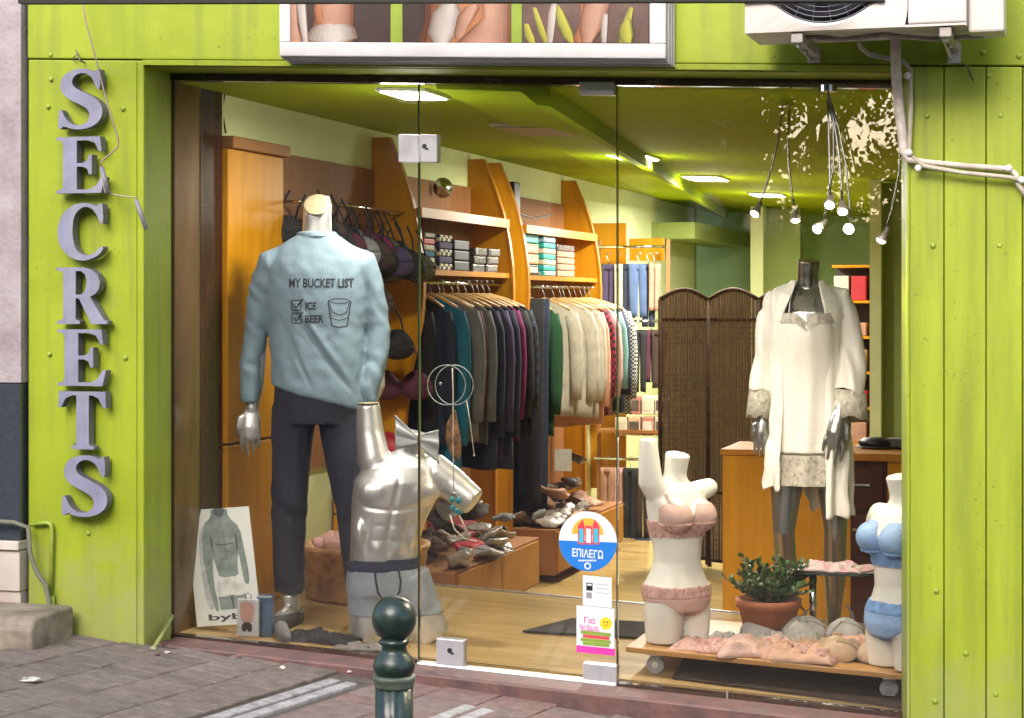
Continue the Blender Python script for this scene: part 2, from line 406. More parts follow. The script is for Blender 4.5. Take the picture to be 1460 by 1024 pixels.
st.rings([[(x, y, z) for y, z in prof] for x in (x0, e-.06, e-.02)])
o = st.build('doorstep', mar2); tag(o, 'worn rounded limestone doorstep at the far left against the green pillar', 'step'); bevel(o, .015, 3)

# ---- shop front: pillar, fascia, board cladding
bld = thing('shop_building', 'lime green painted shop front round the display window', 'building', (-2, YF, 0))
xr = P(205, 500, YF).x; xg = P(245, 500, 0).x
print('pillar', pl, xr, xg, 'XW', XW)
fas_b = I(400, 86, YF); fas_t = I(400, -60, YF); lint = I(700, 109, 0)
print('intercepts', I(60, 85, YF), I(205, 90, YF), I(1290, 92, YF), 'lintel', lint, I(245, 107, 0), I(1270, 117, 0), 'sill', I(245, 905, 0), I(600, 948, 0), I(1285, 1018, 0))
xrr = P(1297, 500, YF).x; xri = P(1288, 500, -.1).x
pm = MB(); pm.hexa([(pl, YF, -.3), (xr, YF, -.3), (xg, -.0, -.3), (pl, 0, -.3), (pl, YF, fas_b-.004-K*pl), (xr, YF, fas_b-.004-K*xr), (xg, 0, fas_b-.004-K*xg), (pl, 0, fas_b-.004-K*pl)])
bevel(pm.build('pillar', lime, bld), .006)
# thin corner bead
MB().tube([(xr-.03, YF-.002, .22), (xr-.03, YF-.002, fas_b-K*xr-.01)], .0035, 6).build('corner_bead', lime, bld)
fm = MB(); fm.sbox(pl, 1.0, YF-.004, .0, fas_b, fas_b+.6, K, K)
bevel(fm.build('fascia', lime, bld), .004)
MB().sbox(xr, xrr, YF-.012, .0, fas_b-.022, fas_b-.003).build('fascia_lip', lime, bld)
MB().sbox(xr-.02, xrr+.01, YF+.012, .02, lint+.0, fas_b-.024).build('soffit', lime, bld)
# planks on the right
px = [1297, 1346, 1406, 1458, 1512, 1566]
bx = [P(q, 500, YF).x for q in px]
for i_ in range(len(bx)-1):
    mb = MB(); t_ = .002*((i_ * 7) % 3)
    mb.sbox(bx[i_]+.0015, bx[i_+1]-.0015, YF-.002-t_, YF+.03, -.45, fas_b-.005, 0.0, K)
    pk = mb.build('plank', limew, bld); bevel(pk, .003)
MB().sbox(bx[0]+.001, 1.0, YF+.031, .0, -.45, fas_b-.006, 0, K).build('backing', darkgap, bld)
rv = MB(); rv.hexa([(xrr-.008, YF+.0, -.3), (xrr, YF+.0, -.3), (xrr, 0.05, -.3), (xri-.02, 0.05, -.3), (xrr-.008, YF, fas_b-.005-K*xrr), (xrr, YF, fas_b-.005-K*xrr), (xrr, .05, fas_b-.005-K*xrr), (xri-.02, .05, fas_b-.005-K*xrr)])
rv.build('reveal', lime, bld)
# upper storey and flanks keep the sky out of the shop
up = MB(); up.box(pl-2, 1.6, 0.0, .3, fas_b+.601-K*pl+.01, 5).build('upper_wall', mat('cream render', (.5, .47, .4), .8, 0, .1, 4, .2, 40), bld)
# screws
sc = MB()
for (x, y) in ((72, 113), (68, 152), (175, 155), (72, 78), (70, 505), (178, 510), (125, 760), (1322, 165), (1427, 165), (1330, 350), (1425, 350), (1402, 75), (1410, 108), (1335, 843), (1377, 932), (1333, 1000), (1420, 990), (1453, 80)):
    p = P(x, y, YF-.006); sc.ell(p, (.009, .004, .009), 10, 6)
scr = sc.build('screw_heads', mat('painted screw', (.30, .38, .04), .4), bld, True); tag(scr, kind='stuff')

# threshold in front of the glass
th = MB(); th.sbox(xr+.02, xrr-.009, -.17, -.012, -.6, FL-.022, 0, K+.006)
thr = th.build('threshold', redstone); tag(thr, 'red brown marble threshold running under the shop window', 'threshold'); bevel(thr, .008)
# ---- glass front
gl = thing('glass_front', 'frameless glass shop front with a glass door in the middle', 'shop window', (-2, 0, .1))
MB().sbox(xg-.004, xrr-.009, -.012, .05, lint-.028, lint-.001).build('head_rail', brownframe, gl)
sill = I(245, 905, 0); print('sill int', sill)
b1 = P(598, 500, 0).x; b2 = P(880, 500, 0).x; bR = P(1290, 500, 0).x
MB().sbox(xg-.004, b1-.002, -.012, .03, FL-.04, FL+.004).build('sill_rail', brownframe, gl)
MB().sbox(b2+.004, bR+.02, -.012, .03, FL-.04, FL-.004).build('sill_rail', brownframe, gl)
MB().sbox(xg+.0, b1-.003, 0.0, .01, FL+.005, lint-.03).build('glass_pane', GLASS, gl)
MB().sbox(b2+.003, bR+.02, 0.0, .01, FL-.003, lint-.03).build('glass_pane', GLASS, gl)
edge = mat('green glass edge', (.02, .03, .02), .15)
MB().sbox(b1-.0055, b1-.0032, -.001, .011, FL+.005, lint-.03).build('glass_edge', edge, gl)
dr = thing('glass_door', 'frameless glass door with steel lock plates and stickers', 'door', (b1, 0, .1))
MB().sbox(b1+.001, b2-.003, 0.0, .01, FL+.012, lint-.03).build('glass_pane', GLASS, dr)
MB().sbox(b1-.0028, b1+.0008, -.001, .011, FL+.012, lint-.03).build('glass_edge', edge, dr)
MB().sbox(b2-.0028, b2-.0002, -.001, .011, FL+.012, lint-.03).build('glass_edge', edge, dr)
bt = MB(); bt.sbox(b1-.004, b2-.0, -.022, .028, FL-.030, FL-.002); bevel(bt.build('bottom_rail', mat('bright rail', (.8, .8, .8), .3, .3, .05), dr), .005)
bt = MB(); bt.sbox(b1+.1, b2-.02, -.05, -.012, FL-.055, FL-.042); bevel(bt.build('floor_guide', satin, dr), .003)
def plate(x0, y0, x1, y1, name, hole=None, m=None, par=dr):
    a_ = P(x0, y1, -.016); b_ = P(x1, y0, -.016); w = (a_.x+b_.x)/2
    mb = MB(); kk = -K
    mb.hexa([(a_.x, -.016, a_.z), (b_.x, -.016, a_.z+kk*(b_.x-a_.x)), (b_.x, .026, a_.z+kk*(b_.x-a_.x)), (a_.x, .026, a_.z), (a_.x, -.016, b_.z-kk*(b_.x-a_.x)), (b_.x, -.016, b_.z), (b_.x, .026, b_.z), (a_.x, .026, b_.z-kk*(b_.x-a_.x))])
    o = bevel(mb.build(name, m or satin, par), .002)
    if hole:
        c = P(*hole, -.0185); h = MB()
        h.mi = 0; h.tube([c+Vector((0, .002, .006)), c+Vector((0, -.001, .006))], .009, 14)
        h.build('keyhole', black, o)
        MB().rbox(c+Vector((.009, .001, -.004)), (.012, .004, .006)).build('keyway', black, o)
    return o
plate(568, 192, 597, 231, 'lock_plate', par=gl); plate(600, 192, 623, 231, 'lock_plate', (605, 211))
plate(622, 914, 661, 946, 'lock_plate', (641, 930)); plate(826, 117, 876, 135, 'patch_hinge'); plate(831, 950, 879, 972, 'patch_hinge')
# small clamps on the right of the sill
MB().rbox(P(1037, 992, -.02), (.006, .01, .03)).build('clip', steel, gl)

# jamb wall in brown veneer
jm = MB(); jm.box(XW-.05, XW+.03, .012, .23, .05, lint-K*XW-.03); jb = jm.build('jamb_panel', jamb); MB().box(XW-.05, XW+.026, .232, .43, .05, lint-K*XW-.031).build('inner_panel', wood('dark red brown veneer', (.055, .018, .012), (.022, .008, .006), .25, (4, 4, .7), 2.5, .4), jb); tag(jb, 'dark brown lacquered panel between the green pillar and the orange wood', 'panel')
MB().tube([(XW+.031, .225, .25), (XW+.031, .225, 2.3)], .002, 6).build('panel_joint', darkgap, jb)

# ---- room shell
def rs(name, mb, m): return struct(mb.build(name, m))
rs('display_floor', MB().sbox(XW-.1, .5, .051, 1.6, FL-.3, FL), floorm)
nos = MB().sbox(XW, .5, 1.602, 1.625, FL-.03, FL+.006); tag(nos.build('step_nosing', steel), 'thin metal nosing along the edge of the display floor', 'trim strip')
rs('shop_floor', MB().sbox(XW-.1, .8, 1.58, 11.2, LOW-.2, LOW), floorm)
rs('left_wall', MB().box(XW-.25, XW, .051, 10, -.3, 2.7), pale)
rs('back_wall', MB().box(XW-.3, 1, 11, 11.2, -.6, 2.7), greenw)
rs('back_recess_wall', MB().box(XW-1, XW, 10.0, 10.1, -.6, 2.7), greenw)
rs('right_wall', MB().box(.62, .8, .06, 11, -.6, 2.7), greend)
cm = MB(); cm.sbox(XW-.3, .8, .05, 11.2, CEIL, CEIL+.2)
rs('ceiling', cm, ceilm)
# stepped diagonal band in the ceiling
q0 = G(745, 118, CEIL-.02); q1 = G(1012, 292, CEIL-.02); dd = (q1-q0).normalized()
bm_ = MB(); nrm = Vector((dd.y, -dd.x, 0)); e0 = q0-dd*((q0.y-.07)/dd.y); e1 = q1+dd*1.5
pr = [(-.38, 0), (-.38, -.012), (-.06, -.018), (0, -.065), (.05, -.07), (.05, 0)]
R = []
for t_ in (0, 1):
    row = []
    for a_, h_ in pr:
        e_ = (e1 if t_ else e0)+nrm*a_
        if not t_: e_ = e_-dd*((e_.y-.053)/dd.y)
        row.append(Vector((e_.x, e_.y, cel(e_.x)-.001+h_)))
    R.append(row)
rs('ceiling_band', bm_.rings(R), ceilm2)
# columns and partition at the back
for (xa, xb, Y, m, nm) in ((1070, 1088, 9.4, pale, 'column'), (1240, 1256, 5.2, pale, 'column'), (1256, 1330, 5.3, greend, 'partition'), (1089, 1141, 9.6, greend, 'partition')):
    A = P(xa, 400, Y).x; B = P(xb, 400, Y).x
    o = MB().box(A, B, Y, Y+.15, -.5, cel(B)-.002).build(nm, m)
    tag(o, {'column': 'narrow pale green column behind the folding screen' if xa == 1070 else 'narrow pale green column right of the white robe',
            'partition': 'dark green wall panel at the right edge of the window' if xa == 1256 else 'dark green partition behind the robed mannequin'}[nm], 'column' if nm == 'column' else 'partition')
# beam high on the left at the back
o = MB().box(XW, XW+.35, 8.3, 10.9, 2.0, 2.13).build('beam', greend); tag(o, 'dark green beam under the ceiling in the far left corner', 'beam')

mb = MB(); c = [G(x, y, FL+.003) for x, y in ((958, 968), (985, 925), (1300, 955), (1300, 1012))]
mb.hexa(c+[v+Vector((0, 0, .006)) for v in c]); o = mb.build('floor_shade', mat('dark brown floor shade', (.045, .025, .015), .9, 0, .3, 40, .5, 200)); tag(o, 'dark brown sheet painting the shade under the display board', 'mat')  # flat dark sheet painting the shade below the board
# carpet
c = [G(x, y, FL+.004) for x, y in ((745, 902), (815, 884), (1000, 893), (990, 915))]
mb = MB(); mb.hexa([v-Vector((0, 0, .0)) for v in c][::1]+[v+Vector((0, 0, .008)) for v in c]); o = mb.build('door_mat', mat('dark mat', (.035, .03, .028), .95, 0, .3, 60, .6, 300)); tag(o, 'dark rectangular door mat on the tan floor inside the door', 'mat')
# ================================================================ WALL UNITS ON THE LEFT
def fin(Y, label, top=2.30, s=1.0, par=None):
    prof = [(top, .085), (top-.04, .10), (2.15, .15), (2.0, .20), (1.85, .235), (1.7, .255), (1.55, .262), (1.4, .25), (1.25, .215), (1.1, .185), (.95, .168), (.7, .155), (.4, .155), (-.13, .155)]
    pts = [(0, top)] if False else []
    z0 = low(XW)
    mb = MB(); R = []
    n_ = 40
    def w(z):
        for (a_, wa), (b_, wb) in zip(prof, prof[1:]):
            if b_ <= z <= a_: t = (a_-z)/(a_-b_); t_ = t; return (wa+(wb-wa)*t_)*s
        return prof[-1][1]*s
    zs = [top-(top-z0)*k/n_ for k in range(n_+1)]
    for z in zs: R.append([(XW+.003, Y, z), (XW+w(z), Y, z), (XW+w(z), Y+.032, z), (XW+.003, Y+.032, z)])
    o = mb.rings(R).build('fin_panel', oran, par)
    e = MB(); e.rings([[(XW+w(z)+.0005, Y-.002, z), (XW+w(z)+.012, Y-.002, z), (XW+w(z)+.012, Y+.034, z), (XW+w(z)+.0005, Y+.034, z)] for z in zs]).build('edge_band', oran2, o)
    return o
def bay(name, label, Y0, Y1, fins, sh=(1.955, 1.655), rail=True):
    t = thing(name, label, 'wall unit', (XW, (Y0+Y1)/2, low(XW)))
    MB().box(XW+.004, XW+.02, Y0+.034, Y1-.002, low(XW)+.4, 2.14).build('back_panel', brownp, t)
    for f in fins: fin(f, '', par=t)
    for k, z in enumerate(sh):
        o = MB().box(XW+.021, XW+.235, Y0+.036, Y1-.004, z-.022, z).build('shelf', shelfw, t)
        MB().box(XW+.236, XW+.25, Y0+.036, Y1-.004, z-.045 if k == 0 else z-.024, z+.003).build('shelf_edge', oran2, o)
    if rail:
        r_ = MB(); zr = sh[1]-.06; r_.tube([(XW+.20, Y0+.036, zr), (XW+.20, Y1-.004, zr)], .011, 10)
        r_.build('hanging_rail', chrome, t, True)
    b_ = MB().box(XW+.021, XW+.42, Y0+.036, Y1-.004, low(XW)+.03, .19).build('base_cabinet', brownp, t); bevel(b_)
    for k in range(2):
        ya = Y0+.05+k*(Y1-Y0-.1)/2; MB().box(XW+.421, XW+.437, ya+.005, ya+(Y1-Y0-.1)/2-.005, low(XW)+.05, .175).build('drawer_front', mat('dim orange drawer', (.40, .16, .01), .5, 0, .1), b_)
    return t
bay('wall_unit', 'orange wood wall bay with curved sail-shaped fins holding patterned packs above dark clothes', 2.14, 3.63, (2.14, 3.63))
bay('wall_unit', 'farther orange wood wall bay with turquoise boxes above cream and green clothes', 3.93, 5.60, (3.93, 5.60), (1.94, 1.65))
# near bay with bras: back panel, drawers
t = thing('wall_unit', 'near brown panelled wall bay with hanging bras behind the grey sweater', 'wall unit', (XW, 1.5, flo(XW)))
MB().box(XW+.004, XW+.02, .985, 2.135, .75, 2.14).build('back_panel', brownp, t)
MB().box(XW+.021, XW+.30, 1.61, 2.13, .60, .625).build('shelf', shelfw, t)
o = MB().box(XW+.021, XW+.29, 1.61, 2.13, .40, .515).build('drawer', oran, t); MB().box(XW+.021, XW+.285, 1.612, 2.128, .525, .595).build('drawer', oran, t)
zr = 1.93
r_ = MB(); r_.tube([(XW+.17, 1.0, zr), (XW+.17, 2.13, zr)], .007, 8)
for y in (1.02, 1.55, 2.10): r_.tube([(XW+.01, y, zr), (XW+.17, y, zr)], .006, 8)
r_.build('hook_rail', chrome, t, True)
# big orange panel
t = thing('wood_cabinet', 'tall orange wood cabinet panel beside the brown jamb', 'cabinet', (XW, .7, flo(XW)))
bevel(MB().box(XW+.003, XW+.05, .434, .98, .93, 2.115).build('upper_panel', oran, t)); bevel(MB().box(XW+.003, XW+.05, .434, .98, flo(XW)+.002, .92).build('lower_panel', oran, t))
bevel(MB().box(XW+.003, XW+.075, .434, 1.0, 2.117, 2.165).build('cornice', shelfw, t))
# wall clutter above: black speaker, cable
o = bevel(MB().box(XW+.004, XW+.14, 4.08, 4.2, 1.95, 2.2).build('loudspeaker', black)); tag(o, 'small black loudspeaker high between the two wall bays', 'loudspeaker')
o = MB().tube([(XW+.02, 4.22, 2.1), (XW+.02, 4.5, 2.04), (XW+.02, 4.9, 2.02), (XW+.02, 5.3, 2.06)], .006, 6).build('cable', black); tag(o, 'dark cable sagging along the wall above the farther bay', 'cable')
o = MB().tube([P(320, 135, .5), P(317, 160, .5), P(322, 190, .5)], .004, 6).build('wall_wire', black)
o.location.x = 0; tag(o, 'thin dark wire on the pale green wall above the orange cabinet', 'wire')
def sticker_ell(c, r, m, name): pass

# ---------------------------------------------------------------- garments on hangers
def fabric(name, col, rough=.85, var=.12, scale=12, bump=.25, bs=90, **k): return mat('fabric '+name, col, rough, 0, var, scale, bump, bs, sheen=0, **k)
wirem = mat('hanger wire', (.5, .5, .5), .3, 1); hwood = wood('hanger wood', (.62, .40, .18), (.5, .3, .12), .4, (2, 2, 2))
def plaid(name, c1, c2, s=60):
    m = fabric(name, c1); n = m.node_tree.nodes; l = m.node_tree.links; b = n['Principled BSDF']
    tc = n.new('ShaderNodeTexCoord'); ch = n.new('ShaderNodeTexChecker'); ch.inputs['Scale'].default_value = s; ch.inputs['Color1'].default_value = (*c1, 1); ch.inputs['Color2'].default_value = (*c2, 1)
    l.new(tc.outputs['Object'], ch.inputs[0]); l.new(ch.outputs[0], b.inputs['Base Color']); return m
def garment(w, Lg, th, m, seed, label, cat, loc, kind='top', group=None, rot=0., hang=True, sleeve=.85):
    """origin at the rail; faces -Y"""
    r = random.Random(seed); t = thing({'top': 'shirt', 'trousers': 'trousers', 'card': 'card'}[kind], label, cat, (0, 0, 0), group)
    Lg *= r.uniform(.93, 1.06); ph = [r.uniform(0, 6) for _ in range(4)]; fr = [r.uniform(20, 28), r.uniform(32, 48)]
    z0 = -.055
    if hang:
        h = MB(); h.tube([(.02, 0, .0), (.018, 0, .016), (0, 0, .02), (-.016, 0, .008), (-.01, 0, -.012), (0, 0, -.035), (0, 0, -.06)], .0025, 5); h.build('hook', wirem, t, True)
        if kind == 'top': MB().tube([(-w*.86, 0, -.125), (-w*.4, 0, -.085), (0, 0, -.06), (w*.4, 0, -.085), (w*.86, 0, -.125)], [.008, .011, .012, .011, .008], 8).build('hanger', hwood, t, True)
        else: MB().tube([(-w*.9, 0, -.062), (w*.9, 0, -.062)], .005, 6).build('hanger', wirem, t, True)
    def hang_loft(secs, nm, par, n=30):
        R = []
        for (z, cx, hw, hd) in secs:
            ring = []; f = ss(-.1, -Lg, z)
            for j in range(n):
                a_ = 2*PI*j/n; x = hw*math.cos(a_); y = hd*math.copysign(abs(math.sin(a_))**.7, math.sin(a_))
                fold = (math.sin(x*fr[0]+ph[0]+z*2)*.011+math.sin(x*fr[1]+ph[1]-z*3)*.006)*(.35+f)
                ring.append((cx+x, y+fold, z+.012*math.sin(x*14+ph[2])*f))
            R.append(ring)
        o = MB().rings(R).build(nm, m, par, True); return o
    if kind == 'top':
        secs = [(-.075, 0, w*.30, th*.45), (-.085, 0, w*.42, th*.6), (-.10, 0, w*.62, th*.7), (-.12, 0, w*.84, th*.8), (-.14, 0, w*.97, th*.9), (-.18, 0, w*1.0, th)]
        for k in range(1, 9): secs.append((-.18-(Lg-.18)*k/8, 0, w*(1.0+.06*k/8*math.sin(ph[3])), th*(1+.2*k/8)))
        bd = hang_loft(secs, 'body', t)
        for s_ in (-1, 1):
            sl_ = Lg*sleeve
            mb = MB(); mb.tube([(s_*w*.88, 0, -.15), (s_*(w*1.0), .004, -.25), (s_*(w*1.06), .006*r.uniform(-1, 1), -.4), (s_*w*(1.04+.05*r.random()), -.01, -.15-sl_*.6), (s_*w*(1.0+.1*r.random()), -.012, -.15-sl_*.8)], [.04, .045, .042, .038, .036], 12, .55); mb.build('sleeve', m, t, True)
    elif kind == 'trousers':
        for s_ in (-1, 1):
            secs = [(-.062-(Lg-.062)*k/9, s_*w*(.5-.02*k/9), w*(.52-.10*k/9), th*(1-.2*k/9)) for k in range(10)]
            hang_loft(secs, 'leg', t, 20)
        MB().loft([(-.058, 0, 0, w*1.0, th*.8), (-.10, 0, 0, w*1.02, th*.9)], 24).build('waistband', m, t, True)
    else:
        MB().box(-w, w, -th/2, th/2, -Lg, -.03).build('card', m, t)
    t.location = (loc[0]+r.uniform(-.012, .012), loc[1], loc[2]); t.rotation_euler.z = rot+r.uniform(-.09, .09); return t
fb = dict(black=fabric('black', (.018, .017, .02)), navy=fabric('navy', (.025, .03, .06)), brown=fabric('taupe', (.11, .085, .07)), teal=fabric('teal', (.015, .16, .24)),
 taupe=fabric('grey taupe', (.20, .185, .17)), maroon=fabric('maroon', (.09, .02, .04)), magenta=fabric('plum', (.20, .012, .10)), denim=plaid('black plaid', (.03, .035, .06), (.008, .008, .012), 30),
 green=fabric('dark green', (.02, .09, .035)), cream=fabric('cream knit', (.58, .53, .42), bs=60), cream2=fabric('ivory', (.62, .56, .46)), peach=fabric('peach', (.75, .40, .26)),
 redp=plaid('red and black print', (.30, .02, .05), (.02, .01, .015), 45), pink=fabric('pale pink', (.65, .38, .36)), mint=fabric('pale teal', (.16, .33, .30)), check=plaid('black white check', (.5, .5, .46), (.02, .02, .02), 80),
 jean=fabric('dark denim', (.03, .04, .075)), blue=fabric('faded denim', (.10, .16, .33)), purple=fabric('dusk purple', (.07, .05, .12)), choc=fabric('chocolate', (.05, .03, .022)), olive=fabric('olive', (.10, .09, .05)), skin=fabric('rose beige', (.45, .25, .17)), white=fabric('white card', (.6, .58, .5)), grey=fabric('mid grey', (.17, .17, .17)))
zr1 = 1.595; XR = XW+.20
g1 = 'clothes on the nearer wall rail'
T1 = [('black', .21, .86, 'black long top at the front of the nearer rail', 'top'), ('navy', .21, .80, 'dark navy top second on the nearer rail', 'top'),
 ('teal', .20, .98, 'long teal blue top on the nearer rail', 'top'), ('taupe', .21, .84, 'grey taupe knit just behind the long teal top', 'top'), ('maroon', .21, .80, 'dark maroon top between two taupe knits', 'top'),
 ('grey', .22, .78, 'mid grey knit behind the maroon top', 'top'), ('navy', .22, .98, 'navy long top in the middle of the nearer rail', 'top'), ('purple', .22, .92, 'dusky purple top beside the navy one', 'top'),
 ('navy', .22, 1.02, 'longest navy top before the plum one', 'top'), ('magenta', .22, .82, 'plum magenta top near the end of the nearer rail', 'top'), ('black', .23, .80, 'black top right after the plum magenta one', 'top'), ('denim', .23, .86, 'dark plaid shirt last on the nearer rail', 'top')]
for k, (c_, w, Lg, lab, kd) in enumerate(T1):
    w2 = [.10, .13, .17, .19, .18, .20, .20, .21, .21, .22, .22, .23][k]; garment(w2, Lg, .016, fb[c_], 10+k, lab, 'clothing', (XR-.11+w2*.6, 2.28+k*.098, zr1), kd, g1, rot=.06*math.sin(k*2.1))
T2 = [('black', .17, 1.35, 'long black trousers first on the farther rail', 'trousers'), ('jean', .17, 1.36, 'dark jeans with a sparkling side seam hanging low', 'trousers'),
 ('green', .15, .86, 'dark green top on the farther rail', 'top'), ('cream', .19, .80, 'cream knit top behind the dark green one', 'top'), ('cream', .225, .78, 'second cream knit top beside the ivory one', 'top'), ('cream2', .23, .80, 'ivory top between the cream knits and the peach one', 'top'),
 ('peach', .235, .80, 'peach coloured top on the farther rail', 'top'), ('redp', .235, .78, 'red and black printed top behind the peach one', 'top'), ('pink', .24, .76, 'pale pink top behind the red print', 'top'), ('mint', .245, .74, 'pale teal top near the end of the farther rail', 'top'),
 ('navy', .25, .76, 'navy top next to the checked one', 'top'), ('check', .25, .84, 'black and white checked top last on the farther rail', 'top')]
for k, (c_, w, Lg, lab, kd) in enumerate(T2):
    x = XR+.02 + (w-.19 if kd == 'top' else -.07)
    garment(w, Lg, .016, fb[c_], 40+k, lab, 'clothing', (x-(.0 if k else 0), 4.08+k*.112, 1.575), kd, 'clothes on the farther wall rail', rot=.05*math.sin(k*1.7))
# white card hanging under the green top
c = P(803, 656, 4.3); o = MB().rbox(c, (.10, .004, .13), (0, 0, .2)).build('price_card', fb['white']); tag(o, 'small cream card hanging under the dark green top', 'card')
# ---- bras on the near hook rail
def bra(m, label, loc, rz=0, s=1.0, group=None, flat=False, cat='bra', tilt=0, m2=None):
    t = thing('bra', label, cat, (0, 0, 0), group); m2 = m2 or m
    for k in (-1, 1):
        mb = MB()
        def cup(u, v, k=k):
            th_ = u*PI*.5; ph_ = v*2*PI
            return (k*.062*s+math.sin(th_)*math.cos(ph_)*.062*s*(1-.25*math.sin(ph_)), -math.cos(th_)**1.3*.036*s, math.sin(th_)*math.sin(ph_)*.058*s)
        mb.grid(8, 20, cup); o = mb.build('cup', m, t, True)
        so_ = o.modifiers.new('thick', 'SOLIDIFY'); so_.thickness = .003
        MB().tube([cup(1, v/20) for v in range(21)], .0028*s, 5).build('cup_rim', m2, t, True)
        MB().tube([Vector(cup(u/8, .0 if u else 0))*1.0+Vector((0, -.001, 0)) for u in range(9)]+[], .0012*s, 4).build('seam', m2, t, True)
        MB().tube([(k*.085*s, -.01, .045*s), (k*.075*s, .01, .10*s), (k*.05*s, .02, .15*s)], .0045, 6, .5).build('strap', m2, t, True)
        MB().tube([(k*.115*s, 0, -.02*s), (k*.125*s, .02, -.02*s), (k*.11*s, .05, -.015*s)], [.02, .018, .012], 8, .25).build('band', m2, t, True)
    t.location = loc; t.rotation_euler = (tilt, 0, rz); return t
bl = [('black', 'black bra on the hook rail nearest the orange cabinet'), ('choc', 'brown bra hanging left of the mannequin neck'), ('black', 'black bra just behind the mannequin neck'), ('grey', 'dark grey bra right of the silver neck'), ('maroon', 'maroon bra hanging above the sweater shoulder'), ('magenta', 'plum bra hanging beside the maroon one'), ('olive', 'olive satin bra hanging by the first curved fin'), ('black', 'black lace bra touching the first curved fin')]
bl2 = []
for k, (c_, lab) in enumerate(bl): bl2 += [(c_, lab), (('black', 'maroon', 'grey', 'choc', 'black', 'purple', 'black', 'olive')[k], 'second row '+('black', 'maroon', 'grey', 'brown', 'deep black', 'dusk purple', 'black satin', 'olive')[k]+' bra hanging behind '+('the cabinet edge', 'the neck on the left', 'the silver neck', 'the collar on the right', 'the maroon bra', 'the plum bra', 'the olive bra', 'the curved fin')[k])]
for k, (c_, lab) in enumerate(bl2):
    bra(fb[c_], lab, (XW+.12+.07*(k % 2)+.005*k, 1.04+k*.056, 1.80-.006*k-.05*(k % 2)), .5+.5*math.sin(k*2.3), 1.2, 'bras hanging on the hook rail', m2=fb['black'])
for k, (c_, lab) in enumerate((('choc', 'brown bra hanging below the first row'), ('black', 'black bra hanging low beside the sweater sleeve'), ('maroon', 'maroon bra hanging low by the sweater cuff'))):
    bra(fb[c_], lab, (XW+.2, 1.5+k*.26, 1.5-.2*k), .4, 1.2, 'bras hanging lower in the near bay')
# ---- packs on the shelves
def pack(c, size, m, label, cat='pack', m2=None, rz=0, group=None):
    t = MB().rbox(c, size, (0, 0, rz)).build('folded_pack', [m]); bevel(t, .006, 2); tag(t, label, cat, group)
    if m2:
        cc = Vector(c); MB().rbox(cc+Vector((size[0]/2+.0015, 0, 0)), (.002, size[1]*.8, size[2]*.55)).build('label_strip', m2, t)
        MB().rbox(cc+Vector((0, -size[1]/2-.0015, 0)), (size[0]*.8, .002, size[2]*.55)).build('label_strip', m2, t)
    return t
cello = mat('cellophane over dark cloth', (.05, .045, .05), .2, 0, .6, 25, .5, 30, var2=(.22, .20, .20), coat=.6)
redm = mat('red cloth', (.5, .02, .03), .6); tealm = mat('turquoise card', (.02, .42, .38), .4); creamm = mat('cream card', (.68, .60, .45), .5); bluem = mat('light blue card', (.2, .42, .62), .5)
orange_card = mat('orange tan card', (.62, .33, .12), .5); peachb = mat('peach card', (.72, .48, .32), .5)
gz = 'folded packs on the nearer shelf'
zz = 1.657
lay = [('teal', 'teal pack at the bottom of the left stack'), ('cream', 'cream pack above the bottom teal one'), ('teal', 'upper teal pack of the left stack'), ('cream2', 'ivory pack just under the red one'), ('red', 'bright red folded pack near the top of the left stack'), ('olive', 'olive pack on top of the red one')]
for k, (c_, lab) in enumerate(lay): pack((XW+.13, 2.36, zz+.016+k*.031), (.19, .16, .028), redm if c_ == 'red' else fb[c_], lab, group=gz, m2=fb['white'] if k % 2 else None)
pat = plaid('cream and navy zigzag', (.66, .58, .38), (.03, .04, .09), 28)
for k, lab in enumerate(('zigzag patterned pack at the bottom of its stack', 'second zigzag patterned pack from the bottom', 'third zigzag patterned pack', 'zigzag patterned pack with grey cloth on it', 'topmost zigzag patterned pack')):
    pack((XW+.14, 2.58, zz+.018+k*.036), (.19, .2, .033), pat if k % 2 == 0 else fb['purple'], lab, group=gz)
for k, lab in enumerate(('black box under two others on the nearer shelf', 'black box in the middle of its stack', 'dark charcoal box on top of the black ones')):
    pack((XW+.13, 2.88, zz+.028+k*.054), (.18, .24, .05), mat('charcoal card', (.022, .025, .03), .45), lab, 'box', group=gz)
for k in range(6):
    pack((XW+.125+.004*k, 3.18+.22*(k % 2), zz+.022+(k//2)*.044), (.18, .2, .04), cello, ['shiny cellophane pack, bottom left', 'shiny cellophane pack, bottom right', 'shiny cellophane pack, middle left', 'shiny cellophane pack, middle right', 'shiny cellophane pack, top left', 'shiny cellophane pack, top right'][k]+' of the pile by the fin', group=gz, m2=MATS['fabric grey taupe'] if k % 2 else None)
gz = 'boxes on the farther shelf'; zz = 1.652
for k in range(4): pack((XW+.12, 4.2, zz+.035+k*.062), (.18, .3, .058), [black, orange_card, orange_card, tealm][k], ['black box with white print at the bottom left of the farther shelf', 'orange tan box above the black one', 'second orange tan box under the turquoise lid', 'flat turquoise box topping the left stack'][k], 'box', [fb['white'], peachb, peachb, None][k], group=gz)
for k in range(8): pack((XW+.14, 4.52, zz+.017+k*.0335), (.18, .26, .031), [tealm, tealm, creamm, tealm, creamm, tealm, bluem, creamm][k], ['turquoise box lowest in the tall stack', 'second turquoise box of the tall stack', 'cream box third in the tall stack', 'turquoise box halfway up the tall stack', 'cream box above the middle turquoise one', 'turquoise box third from the top', 'light blue box second from the top', 'cream box on top of the tall stack'][k], 'box', creamm if k % 2 == 0 else None, group=gz)
